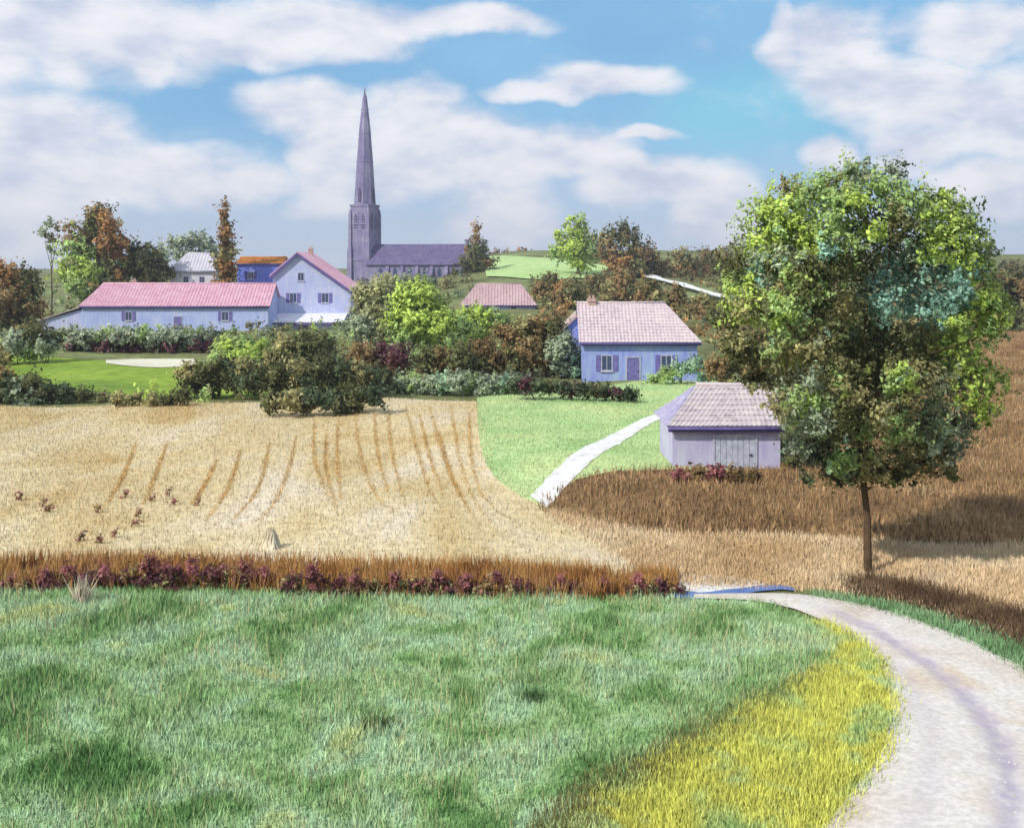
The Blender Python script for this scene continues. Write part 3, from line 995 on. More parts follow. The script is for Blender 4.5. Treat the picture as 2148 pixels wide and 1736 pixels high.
# small barn on the right
o, rf, W_, ze, zr = house('barn', 'small lavender stone barn with a pale mauve roof, left of the big tree', 1410, 1636, 54.5, 888, 812, 4.6, 'wall barn', 'roof barn', hipL=1.55, over=0.3, tile=0.24, amp=0.024, cat='barn', hipmat='roof lilac')
door(o, 3.1, 2.0, 1.75, 0.0, 'door grey green', 7)

# church
def church():
    Y = 340.0
    c = gz(765, Y)
    z0 = c.z - 0.3
    o = thing('church', 'purple grey stone church with a tall pointed spire above the village', 'church', (c.x, Y, z0), R(-24))
    H = lambda v: P(0, v, Y).z - z0
    s = 3.2
    zt = H(432)
    m_ = MB(); m_.box(-s, s, -s, s, -1, zt)
    m_.build('tower', MATS['church stone'], o)
    for zz, e in ((H(545), 0.15), (H(470), 0.14), (zt, 0.16)):
        q = MB(); q.box(-s - e, s + e, -s - e, s + e, zz - 0.3, zz + 0.3); q.build('string_course', MATS['church stone'], o)
    for sx in (-1, 1):
        for sy in (-1, 1):
            q = MB()
            q.ring_loft([[(sx * s + dx, sy * s + dy, z) for dx, dy in ((-w_, -w_), (w_, -w_), (w_, w_), (-w_, w_))] for z, w_ in ((-1, 0.85), (H(520), 0.7), (H(515), 0.5), (H(450), 0.45), (H(440), 0.2))])
            q.build('buttress', MATS['church stone'], o)
    # spire: octagon rising from the square
    rings = []
    for z, r in ((zt + 0.15, 3.42), (H(400), 3.12), (H(330), 2.45), (H(270), 1.75), (H(225), 1.0), (H(200), 0.55)):
        rings.append([(r * math.cos(R(22.5 + 45 * k)), r * math.sin(R(22.5 + 45 * k)), z) for k in range(8)])
    q = MB(); q.ring_loft(rings); sp = q.build('spire', MATS['church stone'], o)
    for z, r in ((H(340), 2.52), (H(280), 1.86), (H(230), 1.08)):
        q = MB(); q.ring_loft([[((r + e) * math.cos(R(22.5 + 45 * k)), (r + e) * math.sin(R(22.5 + 45 * k)), z + dz) for k in range(8)] for dz, e in ((-0.2, 0.02), (-0.08, 0.12), (0.08, 0.1), (0.2, 0.0))])
        q.build('spire_band', MATS['church stone'], sp)
    q = MB(); zc = H(200)
    q.tube([(0, 0, zc - 0.2), (0, 0, zc + 2.4)], [0.3, 0.06], 6)
    q.build('finial', MATS['iron'], sp)
    for rot in range(4):
        ca, sa = math.cos(R(90 * rot)), math.sin(R(90 * rot))
        for dx in (-1.35, 1.35):
            q = MB()
            zb, zh = H(480), H(456)
            prof = [(dx - 0.6, zb), (dx + 0.6, zb), (dx + 0.6, zh), (dx, zh + 1.0), (dx - 0.6, zh)]
            q.prism(prof, -s - 0.06, -s + 0.3)
            q.v = [(x * ca - y * sa, x * sa + y * ca, z) for x, y, z in q.v]
            bw = q.build('belfry_opening', MATS['louvre'], o)
            for k in range(4):
                l = MB(); zz = zb + 0.35 + k * (zh - zb) / 4
                l.box(dx - 0.58, dx + 0.58, -s - 0.2, -s - 0.07, zz, zz + 0.3)
                l.v = [(x * ca - y * sa, x * sa + y * ca, z) for x, y, z in l.v]
                l.build('louvre_slat', MATS['church stone'], bw)
        q = MB()
        q.prism([(-0.5, zt + 1.0), (0.5, zt + 1.0), (0.5, zt + 4.0), (0, zt + 5.4), (-0.5, zt + 4.0)], -3.3, -2.0)
        q.v = [(x * ca - y * sa, x * sa + y * ca, z) for x, y, z in q.v]
        q.build('lucarne', MATS['louvre'], sp)
    # nave, turned back so that it runs along the hill
    nv = bpy.data.objects.new('nave', None)
    L, D_ = 30.5, 11.0
    a = R(14)
    ca, sa = math.cos(a), math.sin(a)
    def T(p): return (p[0] * ca - p[1] * sa + 2.2, p[0] * sa + p[1] * ca + 0.5, p[2])
    he, hr = H(553), H(514)
    q = MB(); q.box(0, L, -D_ / 2, D_ / 2, -2.5, he)
    i = len(q.v)
    q.v += [(L - 0.6, -D_ / 2 + .01, he), (L - 0.6, D_ / 2 - .01, he), (L - 0.6, 0, hr - 0.2), (L, -D_ / 2 + .01, he), (L, D_ / 2 - .01, he), (L, 0, hr - 0.2)]
    q.f += [(i, i + 1, i + 2), (i + 5, i + 4, i + 3), (i, i + 2, i + 5, i + 3), (i + 1, i + 4, i + 5, i + 2)]
    q.v = [T(p) for p in q.v]
    q.build('nave_wall', MATS['church stone'], o)
    sl = (hr - he) / (D_ / 2)
    ze_ = he - 0.6 * sl + 0.2
    nr = add_roof(o, 'nave_roof', [tuple(T(p) for p in ((-0.2, -D_ / 2 - 0.6, ze_), (L + 0.4, -D_ / 2 - 0.6, ze_), (L + 0.4, 0, hr + 0.2), (-0.2, 0, hr + 0.2))),
                              tuple(T(p) for p in ((L + 0.4, D_ / 2 + 0.6, ze_), (-0.2, D_ / 2 + 0.6, ze_), (-0.2, 0, hr + 0.2), (L + 0.4, 0, hr + 0.2)))], 'roof slate', tile=0.9, course=0.9, amp=0.03, per=3)
    q = MB(); q.box(L - 0.9, L + 0.1, -0.5, 0.5, hr - 0.4, hr + 1.6); q.box(L - 1.1, L + 0.3, -0.7, 0.7, hr + 1.2, hr + 1.45); q.v = [T(p) for p in q.v]; q.build('bell_cote', MATS['church stone'], nr)
    for k in range(6):
        x = 4.4 + k * 4.6
        q = MB(); q.prism([(x - 0.6, 1.2), (x + 0.6, 1.2), (x + 0.6, he - 2.0), (x, he - 1.0), (x - 0.6, he - 2.0)], -D_ / 2 - 0.05, -D_ / 2 + 0.2)
        q.v = [T(p) for p in q.v]; q.build('window', MATS['glass'], o)
        q = MB(); x += 2.3
        q.ring_loft([[(x + dx * w_, -D_ / 2 - d1 * w2, z) for dx, d1 in ((-0.45, 0), (0.45, 0), (0.45, 1), (-0.45, 1))] for z, w_, w2 in ((-2.4, 1, 1.4), (he * 0.55, 1, 1.2), (he * 0.62, 1, 0.8), (he * 0.9, 1, 0.3))])
        q.v = [T(p) for p in q.v]; q.build('buttress', MATS['church stone'], o)
church()

# ------------------------------------------------------------------ hill lane
sheet('hill_lane', 'chalk', ribbon([(1352, 581), (1400, 596), (1450, 611), (1520, 632)], [3.4, 3.2, 2.6, 2.0], 40, 5, 0.9))

# ------------------------------------------------------------------ trees and shrubs
def rnd_clumps(u0, u1, v0, v1, n, r0, r1, keys):
    return [(random.uniform(u0, u1), random.uniform(v0, v1), random.uniform(r0, r1), random.choice(keys)) for _ in range(n)]


# the big tree on the right
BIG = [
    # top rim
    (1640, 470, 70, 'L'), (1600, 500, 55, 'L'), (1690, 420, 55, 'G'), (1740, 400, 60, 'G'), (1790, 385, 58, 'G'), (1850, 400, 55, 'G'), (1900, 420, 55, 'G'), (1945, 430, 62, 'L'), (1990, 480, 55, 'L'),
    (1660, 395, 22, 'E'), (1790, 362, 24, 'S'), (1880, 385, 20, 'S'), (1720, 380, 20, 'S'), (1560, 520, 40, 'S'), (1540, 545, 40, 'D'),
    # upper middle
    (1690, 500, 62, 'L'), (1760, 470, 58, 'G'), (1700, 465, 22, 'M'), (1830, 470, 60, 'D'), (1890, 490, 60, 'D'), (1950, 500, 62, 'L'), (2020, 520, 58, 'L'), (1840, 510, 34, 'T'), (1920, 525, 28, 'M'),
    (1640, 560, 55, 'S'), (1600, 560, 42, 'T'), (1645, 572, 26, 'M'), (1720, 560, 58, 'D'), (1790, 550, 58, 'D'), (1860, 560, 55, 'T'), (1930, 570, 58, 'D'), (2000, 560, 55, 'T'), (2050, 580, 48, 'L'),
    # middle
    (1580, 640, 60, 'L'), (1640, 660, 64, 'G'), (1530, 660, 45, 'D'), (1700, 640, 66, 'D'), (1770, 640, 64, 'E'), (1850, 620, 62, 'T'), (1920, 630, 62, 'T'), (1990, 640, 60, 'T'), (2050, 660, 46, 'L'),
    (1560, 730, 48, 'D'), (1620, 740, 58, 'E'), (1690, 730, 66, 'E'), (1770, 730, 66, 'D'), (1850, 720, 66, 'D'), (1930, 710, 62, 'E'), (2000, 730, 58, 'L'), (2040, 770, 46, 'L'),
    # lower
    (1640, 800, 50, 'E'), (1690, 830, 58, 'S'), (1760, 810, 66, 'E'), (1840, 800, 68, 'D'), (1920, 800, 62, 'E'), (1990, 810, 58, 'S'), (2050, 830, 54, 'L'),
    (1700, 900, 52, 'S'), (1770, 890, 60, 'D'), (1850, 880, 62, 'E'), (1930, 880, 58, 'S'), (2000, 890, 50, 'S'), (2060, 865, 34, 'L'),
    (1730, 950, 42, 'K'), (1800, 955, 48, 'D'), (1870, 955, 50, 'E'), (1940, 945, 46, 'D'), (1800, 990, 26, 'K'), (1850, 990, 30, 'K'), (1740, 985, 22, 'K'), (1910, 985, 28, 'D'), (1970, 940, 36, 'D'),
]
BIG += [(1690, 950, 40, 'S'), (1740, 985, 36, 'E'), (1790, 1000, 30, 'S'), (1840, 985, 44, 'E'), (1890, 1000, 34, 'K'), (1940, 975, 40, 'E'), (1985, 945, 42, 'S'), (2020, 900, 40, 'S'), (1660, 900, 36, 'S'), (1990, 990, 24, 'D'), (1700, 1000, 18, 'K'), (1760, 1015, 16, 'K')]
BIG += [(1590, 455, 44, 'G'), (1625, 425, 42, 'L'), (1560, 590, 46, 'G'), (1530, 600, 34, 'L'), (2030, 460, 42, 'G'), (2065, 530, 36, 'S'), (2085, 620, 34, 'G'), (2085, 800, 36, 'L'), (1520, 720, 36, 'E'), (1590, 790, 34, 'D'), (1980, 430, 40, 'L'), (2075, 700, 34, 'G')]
BIG = [c + (random.uniform(-1, 1) * 2.1 * math.sqrt(max(0.05, 1 - ((c[0] - 1810) / 330) ** 2 - ((c[1] - 680) / 370) ** 2)),) for c in BIG]
BIG += [(u, v, r * 1.1, k, 2.6) for u, v, r, k in rnd_clumps(1640, 1990, 470, 900, 16, 60, 80, 'DDEGG')]
for _ in range(110):
    an = random.uniform(0, 2 * math.pi); ph = random.uniform(-0.9, 0.9)
    cu, cv = 1810 + 300 * math.cos(an) * math.sqrt(random.uniform(0.05, 1)), 660 + 325 * math.sin(an) * math.sqrt(random.uniform(0.05, 1))
    near = min(BIG[:70], key=lambda c: (c[0] - cu) ** 2 + (c[1] - cv) ** 2)
    kk = near[3] if random.random() < 0.5 else random.choice('LGTGTGG' if 470 < cv < 650 and cu > 1700 else 'LGGEDG')
    BIG.append((cu, cv, random.uniform(16, 34), kk, -2.6 * math.sqrt(max(0.05, 1 - ((cu - 1810) / 320) ** 2 - ((cv - 670) / 340) ** 2)) + random.uniform(-0.4, 0.6)))
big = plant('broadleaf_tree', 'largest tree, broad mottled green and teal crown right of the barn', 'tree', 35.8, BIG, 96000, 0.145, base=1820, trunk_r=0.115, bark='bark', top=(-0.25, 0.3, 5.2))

GT = 'trees of the village skyline'
plant('oak_tree', 'round dark oak with orange right side, left of the pale house', 'tree', 200, [
    (195, 465, 34, 'D'), (170, 490, 34, 'B'), (225, 480, 32, 'O'), (160, 530, 36, 'G'), (200, 520, 40, 'E'), (245, 515, 34, 'O'), (145, 570, 30, 'L'), (185, 565, 36, 'L'), (230, 565, 36, 'E'), (265, 555, 34, 'D'), (215, 450, 22, 'B'), (250, 585, 30, 'O'), (170, 600, 30, 'G'), (220, 605, 34, 'D')], 9000, 0.75, base=205, trunk_r=0.5, group=GT)
plant('bushy_tree', 'low olive tree against the right side of the round oak', 'tree', 204, [
    (290, 530, 28, 'D'), (320, 545, 28, 'D'), (300, 570, 30, 'E'), (340, 570, 26, 'D'), (310, 600, 30, 'D'), (345, 530, 14, 'S')], 3500, 0.75, trunk_r=0.35, group=GT)
plant('sapling', 'thin grey green sapling left of the round oak', 'tree', 210, [
    (95, 490, 14, 'S'), (112, 500, 13, 'E'), (100, 470, 10, 'S'), (120, 480, 9, 'D'), (105, 520, 10, 'S')], 500, 0.6, base=108, trunk_r=0.14, group=GT)
plant('far_tree', 'faint sage green tree behind the pale house', 'tree', 330, [
    (360, 515, 20, 'S'), (390, 508, 22, 'S'), (420, 505, 22, 'S'), (440, 515, 20, 'S'), (375, 535, 22, 'S'), (410, 535, 24, 'S'), (445, 540, 20, 'S'), (400, 560, 26, 'S'), (440, 565, 24, 'S')], 3500, 1.0, trunk_r=0.4, group=GT)
plant('cypress', 'narrow russet brown cypress standing left of the blue house', 'tree', 186, [
    (470, 430, 8, 'O'), (470, 448, 11, 'O'), (473, 468, 14, 'B'), (476, 490, 17, 'O'), (474, 512, 19, 'B'), (478, 534, 20, 'E'), (474, 556, 22, 'O'), (480, 578, 22, 'B'), (462, 545, 18, 'E'), (470, 600, 20, 'O'), (476, 622, 18, 'B')], 4200, 0.55, base=474, trunk_r=0.22, group=GT)
plant('edge_tree', 'dark rounded tree cut by the left edge', 'tree', 150, [
    (10, 575, 34, 'O'), (45, 585, 34, 'D'), (70, 605, 26, 'D'), (20, 620, 36, 'B'), (60, 635, 30, 'D'), (-30, 590, 40, 'D'), (30, 665, 34, 'D'), (-20, 650, 40, 'E'), (80, 650, 24, 'B'), (60, 690, 26, 'E')], 6000, 0.55, base=25, trunk_r=0.3, group=GT)
plant('churchyard_tree', 'small dark tree with an orange tip, right of the church nave', 'tree', 325, [
    (998, 480, 10, 'O'), (1000, 500, 14, 'B'), (985, 520, 18, 'D'), (1010, 525, 18, 'D'), (1000, 545, 22, 'D'), (1025, 550, 18, 'B'), (975, 550, 16, 'D'), (1000, 570, 22, 'E'), (960, 575, 18, 'D')], 3000, 0.9, base=1000, trunk_r=0.3, group=GT)
plant('hill_hedge', 'low brown hedge on the crest right of the churchyard tree', 'hedge', 470, [(1040 + 12 * k, 532 + 4 * math.sin(k) + k * 0.8, 10, 'BDO'[k % 3]) for k in range(8)], 1800, 1.1, group=GT, stems=2)
plant('lime_tree', 'bright lime green tree on the ridge left of the dark brown tree', 'tree', 300, [
    (1205, 480, 28, 'L'), (1180, 505, 28, 'L'), (1230, 500, 30, 'L'), (1165, 530, 22, 'G'), (1200, 525, 32, 'L'), (1240, 530, 30, 'G'), (1215, 462, 16, 'L'), (1215, 552, 26, 'L')], 4500, 0.8, base=1210, trunk_r=0.4, group=GT)
plant('brown_oak', 'dark brown oak on the ridge right of the lime green tree', 'tree', 292, [
    (1290, 495, 28, 'D'), (1315, 490, 26, 'D'), (1265, 505, 22, 'E'), (1280, 530, 32, 'B'), (1325, 520, 34, 'D'), (1355, 535, 30, 'B'), (1300, 560, 34, 'O'), (1345, 565, 32, 'D'), (1380, 560, 24, 'B'), (1290, 585, 28, 'B'), (1340, 590, 28, 'D')], 7000, 0.85, base=1315, trunk_r=0.5, bark='dark bark', group=GT)

GW = 'brown wood behind the farm cottage'
woods = [
    (1150, 610, 26, 215, 'russet tree at the left end of the brown wood'), (1195, 622, 28, 200, 'low brown tree beside the farm cottage chimney'),
    (1250, 612, 30, 225, 'brown tree below the lime green tree'), (1305, 605, 32, 205, 'dark russet tree behind the cottage roof ridge'),
    (1360, 622, 26, 190, 'orange brown tree below the white hill lane'), (1415, 640, 26, 185, 'olive brown tree behind the cottage hipped roof end'),
    (1425, 560, 32, 300, 'dark brown tree above the white hill lane'), (1475, 560, 34, 305, 'russet tree above the lower end of the hill lane'),
    (1525, 555, 36, 300, 'tall brown tree touching the big crown on its left'), (1470, 660, 30, 180, 'dark tree between cottage and big crown')]
for u, v, r, Y, lb in woods:
    kk = random.choice(['BED', 'BDE', 'DBO', 'DBE'])
    cl = [(u, v - r * 0.4, r * 0.8, kk[0]), (u - r * 0.6, v, r * 0.7, kk[1]), (u + r * 0.6, v + 2, r * 0.7, kk[2]), (u, v + r * 0.5, r * 0.8, 'B'), (u - r * 0.5, v + r * 0.9, r * 0.7, 'E'), (u + r * 0.5, v + r * 0.9, r * 0.7, 'D'), (u + r * 0.2, v - r * 0.9, r * 0.45, kk[1])]
    plant('brown_tree', lb, 'tree', Y, cl, 3600, 0.7, base=u, trunk_r=0.28, bark='dark bark', group=GW)
GE = 'dark trees at the right edge'
for u, v, r, Y, lb in ((2075, 610, 34, 170, 'dark tree nearest the big crown, right side'), (2120, 605, 40, 175, 'dark brown tree cut by the right edge'), (2185, 600, 44, 172, 'dark tree just outside the right edge'),
                       (2100, 660, 34, 160, 'low dark bush tree at the top of the brown heath')):
    cl = [(u, v - r * 0.5, r * 0.8, 'D'), (u - r * 0.6, v, r * 0.75, 'B'), (u + r * 0.6, v, r * 0.75, 'D'), (u, v + r * 0.5, r * 0.8, 'D'), (u - r * 0.5, v + r, r * 0.7, 'E'), (u + r * 0.5, v + r, r * 0.7, 'D'), (u, v + r * 1.5, r * 0.7, 'B')]
    plant('dark_tree', lb, 'tree', Y, cl, 4200, 0.6, base=u, trunk_r=0.3, bark='dark bark', group=GE)

GB = 'bushes between village and stubble field'
B = [  # name, label, category, Y, clumps, n, leaf
    ('hedge', 'trimmed sage green hedge in front of the long farmhouse', 'hedge', 150, [(150 + 22 * k, 706 + 5 * math.sin(k * 1.7), 20, 'SSSG'[k % 4]) for k in range(14)] + [(150 + 24 * k, 728, 16, 'WKW'[k % 3]) for k in range(13)], 7500, 0.42),
    ('bush', 'bright green bush below the corner of the long farmhouse', 'bush', 140, [(480, 735, 24, 'L'), (510, 728, 26, 'G'), (540, 735, 24, 'L'), (500, 755, 26, 'L'), (545, 760, 24, 'G'), (460, 755, 22, 'G')], 3200, 0.4),
    ('bush', 'dark olive bush in front of the white lean-to', 'bush', 132, [(600, 725, 28, 'E'), (640, 722, 30, 'D'), (675, 730, 28, 'D'), (590, 755, 32, 'D'), (640, 760, 36, 'K'), (690, 762, 30, 'D'), (560, 765, 26, 'E')], 4500, 0.4),
    ('hedge', 'long dark hedge along the top of the stubble field', 'hedge', 93, [(400 + 28 * k, 800 + 8 * math.sin(k * 1.3) - 6 * (k > 5), 34, 'DKDEK'[k % 5]) for k in range(15)] + [(390 + 30 * k, 775 + 6 * math.cos(k), 26, 'EDDK'[k % 4]) for k in range(13)], 11000, 0.3),
    ('bush', 'spreading dark green bush overlapping the far edge of the stubble', 'bush', 78, [(570, 845, 24, 'D'), (610, 840, 26, 'E'), (655, 838, 26, 'K'), (700, 842, 26, 'K'), (745, 838, 28, 'D'), (785, 835, 24, 'K'), (640, 855, 18, 'E'), (725, 858, 18, 'K')], 4200, 0.26),
    ('bush', 'dark green bush at the far left of the stubble field', 'bush', 88, [(-20, 815, 34, 'D'), (20, 815, 32, 'K'), (60, 812, 30, 'D'), (100, 822, 26, 'K'), (140, 828, 22, 'K'), (180, 832, 18, 'D'), (5, 790, 24, 'B'), (215, 836, 15, 'E')], 5200, 0.28),
    ('bush', 'small orange tinged bush at the foot of the lime pasture', 'bush', 84, [(250, 838, 16, 'E'), (285, 840, 16, 'E'), (320, 840, 15, 'E'), (352, 838, 16, 'D'), (380, 832, 18, 'D')], 2200, 0.24),
    ('bush', 'grey green bush left of the farm hedge by the edge tree', 'bush', 140, [(30, 715, 28, 'S'), (75, 705, 24, 'D'), (110, 705, 22, 'D'), (60, 735, 24, 'G'), (10, 745, 24, 'E'), (100, 728, 20, 'S')], 3200, 0.42),
    ('tree_bush', 'tall bright lime bush right of the gabled house', 'bush', 150, [(850, 625, 36, 'L'), (880, 610, 30, 'L'), (910, 640, 34, 'L'), (840, 665, 36, 'L'), (880, 670, 38, 'L'), (930, 680, 34, 'L'), (970, 690, 28, 'G'), (850, 705, 32, 'G'), (900, 715, 34, 'L'), (950, 715, 28, 'G')], 8500, 0.45),
    ('bush', 'low lime green bush right of the tall lime bush, below the cottage', 'bush', 150, [(975, 668, 26, 'L'), (1010, 662, 26, 'L'), (1045, 670, 24, 'G'), (990, 695, 28, 'L'), (1030, 695, 26, 'L'), (1060, 690, 20, 'G'), (960, 705, 26, 'L')], 4200, 0.42),
    ('bush', 'pale olive bush between the gabled house and the lime bush', 'bush', 158, [(765, 610, 28, 'Q'), (800, 605, 28, 'Q'), (760, 650, 30, 'Q'), (795, 650, 32, 'Q'), (770, 690, 32, 'S'), (805, 695, 30, 'Q'), (740, 680, 22, 'S')], 5200, 0.45),
    ('bush', 'olive bush under the church nave above the lime bush', 'bush', 240, [(820, 590, 18, 'Q'), (860, 588, 18, 'S'), (900, 592, 18, 'S'), (940, 598, 18, 'E'), (790, 592, 16, 'Q')], 2600, 0.6),
    ('bush', 'brown purple bush below the pale olive bush', 'bush', 125, [(760, 740, 28, 'B'), (800, 748, 28, 'W'), (840, 748, 26, 'W'), (780, 775, 28, 'B'), (830, 778, 28, 'B'), (735, 770, 26, 'D')], 4000, 0.36),
    ('bush', 'dark brown bush below the lime bush', 'bush', 122, [(890, 752, 28, 'D'), (930, 748, 28, 'B'), (970, 745, 28, 'D'), (1010, 735, 28, 'B'), (910, 780, 26, 'E'), (960, 778, 28, 'B'), (1010, 770, 28, 'D'), (1040, 755, 26, 'B')], 4800, 0.36),
    ('bush', 'russet bush left of the blue lilac cottage', 'bush', 116, [(1060, 700, 26, 'B'), (1095, 690, 28, 'E'), (1130, 690, 28, 'B'), (1070, 735, 28, 'E'), (1110, 735, 30, 'B'), (1150, 720, 26, 'D'), (1150, 760, 26, 'B'), (1100, 770, 26, 'D'), (1170, 690, 24, 'D')], 5200, 0.34),
    ('bush', 'sage green bush standing against the cottage left wall', 'bush', 104, [(1165, 735, 24, 'S'), (1190, 720, 22, 'S'), (1200, 750, 22, 'M'), (1175, 770, 22, 'S'), (1205, 780, 18, 'M')], 2600, 0.3),
    ('hedge', 'sage green low hedge above the top of the light meadow', 'hedge', 90, [(830 + 26 * k, 806 + 5 * math.sin(k), 24, 'SGSSM'[k % 5]) for k in range(11)], 5500, 0.28),
    ('hedge', 'dark low hedge in front of the blue lilac cottage', 'hedge', 88, [(1080 + 24 * k, 806 + 2.2 * k, 16, 'KWKD'[k % 4]) for k in range(11)], 3600, 0.26),
    ('bush', 'small green bush at the right corner of the cottage', 'bush', 90, [(1400, 785, 18, 'G'), (1430, 775, 20, 'M'), (1460, 765, 22, 'M'), (1375, 795, 14, 'G'), (1480, 785, 18, 'T')], 2200, 0.27),
    ('bush', 'brown bush behind the barn roof', 'bush', 64, [(1500, 770, 26, 'B'), (1540, 765, 28, 'D'), (1580, 770, 28, 'B'), (1620, 785, 26, 'E'), (1520, 800, 20, 'E'), (1570, 800, 22, 'D'), (1630, 820, 24, 'D')], 4200, 0.24),
    ('bush', 'green shrub at the right end wall of the barn', 'bush', 51, [(1660, 880, 26, 'S'), (1690, 900, 26, 'G'), (1655, 930, 26, 'S'), (1700, 945, 26, 'K'), (1665, 965, 22, 'D'), (1730, 930, 24, 'D')], 3200, 0.2),
    ('bush', 'reddish brown scrub at the foot of the barn wall', 'bush', 53, [(1425, 1000, 16, 'R'), (1460, 996, 18, 'B'), (1500, 994, 18, 'R'), (1540, 997, 16, 'B'), (1580, 1000, 14, 'B')], 2200, 0.17),
]
def foot(cl, Y0):
    vb = max(c[1] + 0.75 * c[2] for c in cl)
    ub = sum(c[0] for c in cl) / len(cl)
    return min(G(ub, vb).y, Y0 * 1.15)


for nm, lb, ct, Y, cl, n, lf in B:
    Y = foot(cl, Y)
    plant('bush' if nm == 'tree_bush' else nm, lb, ct, Y, cl, int(n * 1.25), lf, group=GB, stems=4, crown='foliage', bark='dark bark')

def undergrowth(name, label, A, B_, n, keys, rng_, leaves, leaf, skip):
    sh = loft(A, B_, 40, 20)
    xy = scatter(sh, n * 2)
    cl = []
    for x, y in xy:
        u = U0 + x / y * F; v = VH + (EYE - hz(x, y)) / y * F
        if skip(u, v): continue
        r = random.uniform(*rng_)
        cl.append((x, y, hz(x, y) + r * 0.35, r, random.choice(keys)))
        if len(cl) >= n: break
    o = link(name, crown_mesh(name, cl, leaves, leaf), MATS['leaves'])
    return tag(o, label, 'scrub', kind='stuff')


undergrowth('scrub', 'olive and brown scrub between the village and the stubble field', [(-300, 690), (200, 700), (700, 690), (960, 660), (1200, 680)], [(-300, 848), (200, 850), (700, 838), (1000, 836), (1220, 820)],
            420, 'DDEEKGGSQL', (0.7, 1.5), 36000, 0.36, lambda u, v: (10 < u < 430 and 738 < v < 838) or (u > 1000 and v > 800))
undergrowth('hill_scrub', 'russet brown scrub on the hillside behind the farm cottage', [(1110, 600), (1200, 598), (1300, 592), (1400, 562), (1500, 556), (1700, 556), (2000, 560), (2300, 560)], [(1110, 690), (1200, 690), (1300, 700), (1400, 700), (1500, 720), (1700, 735), (2000, 715), (2300, 690)],
            800, 'BBDDEEKO', (1.1, 2.4), 60000, 0.6, lambda u, v: abs(v - (581 + (u - 1352) * 0.3)) < 16 and u > 1330)
undergrowth('village_scrub', 'sage and olive scrub around the village houses', [(-300, 610), (300, 600), (700, 592), (990, 578)], [(-300, 690), (200, 690), (700, 690), (1000, 650)],
            260, 'SEDQGD', (0.9, 1.8), 20000, 0.55, lambda u, v: False)

# ------------------------------------------------------------------ russet hedge line between the fields
hedge_strip = loft([(-700, 1205), (0, 1190), (400, 1180), (800, 1195), (1200, 1205), (1415, 1212)], [(-700, 1258), (0, 1244), (400, 1228), (800, 1246), (1200, 1258), (1410, 1258)], 90, 8, 0.045)
sheet('hedge_bank', 'russet ground', hedge_strip)
q = scatter(hedge_strip, 34000) + RNG.normal(size=(34000, 2)) * 0.25
fb = fbm(q[:, 0], q[:, 1], 0.7, 2.0)
q = q[fb > -0.28]
blades('russet_grass', q, 0.52, 0.04, 'russet blades', 0.5, 'tall russet and ochre dry grass along the field boundary', cat='grass')
ORD = ['first', 'second', 'third', 'fourth', 'fifth', 'sixth', 'seventh', 'eighth', 'ninth', 'tenth', 'eleventh', 'twelfth', 'thirteenth', 'fourteenth', 'fifteenth', 'sixteenth', 'seventeenth', 'eighteenth',
       'nineteenth', 'twentieth', 'twenty-first', 'twenty-second', 'twenty-third', 'twenty-fourth']
mar = [(30, 1215, 1.0), (95, 1205, 0.8), (145, 1195, 1.0), (225, 1192, 1.1), (315, 1172, 1.25), (350, 1190, 0.9), (405, 1180, 1.2), (470, 1190, 1.0), (515, 1185, 1.1), (555, 1195, 1.0), (655, 1192, 1.0), (745, 1212, 0.9), (830, 1205, 1.0), (920, 1202, 0.9),
       (980, 1212, 1.0), (1040, 1205, 1.35), (1085, 1225, 0.9), (1180, 1215, 0.9), (1265, 1222, 0.9), (1340, 1212, 0.9), (1390, 1225, 0.8)]
for i, (u, v, s) in enumerate(mar):
    r = 18 * s
    vb = 1234 + 14 * (u > 600) + random.uniform(-5, 6)
    Y = G(u, vb).y
    plant('heather_shrub', f'{ORD[i]} maroon shrub from the left in the russet field boundary', 'shrub', Y,
          [(u, v + 12, r * random.uniform(0.5, 0.85), 'R'), (u - r * 0.2, v - r * 0.1, r * 0.4, 'R')] + [(u + random.uniform(-3.2, 3.2) * r, random.uniform(v + 16, vb - r * 0.2), r * random.uniform(0.3, 0.62), random.choice('WWRBE')) for _ in range(13)], 1500, 0.11, group='maroon shrubs along the field boundary', stems=2, crown='foliage', bark='dark bark')

# ------------------------------------------------------------------ grasses
def keep(xy, s, lo, seed):
    return xy[fbm(xy[:, 0], xy[:, 1], s, seed) > lo]

def jit(xy, a):
    return xy + RNG.normal(size=xy.shape) * a


blades('field_grass', jit(scatter(field, 240000), 0.15), 0.16, 0.032, 'green blades', 0.6, 'soft green grass of the large foreground field', cat='grass')
tall = keep(scatter(field, 60000), 0.32, 0.10, 9.0)
blades('tall_grass', tall, 0.28, 0.035, 'green blades', 0.7, 'taller grass clumps in the foreground field', cat='grass')
stalk = keep(scatter(field, 9000), 0.25, -0.1, 21.0)
blades('seed_stalks', stalk, 0.42, 0.02, 'stalk blades', 0.5, 'thin pale seed stalks standing above the field grass', cat='grass')
blades('verge_grass', jit(scatter(verge, 64000), 0.2), 0.20, 0.035, 'verge blades', 0.6, 'yellow green grass on the verge inside the road bend', cat='grass')
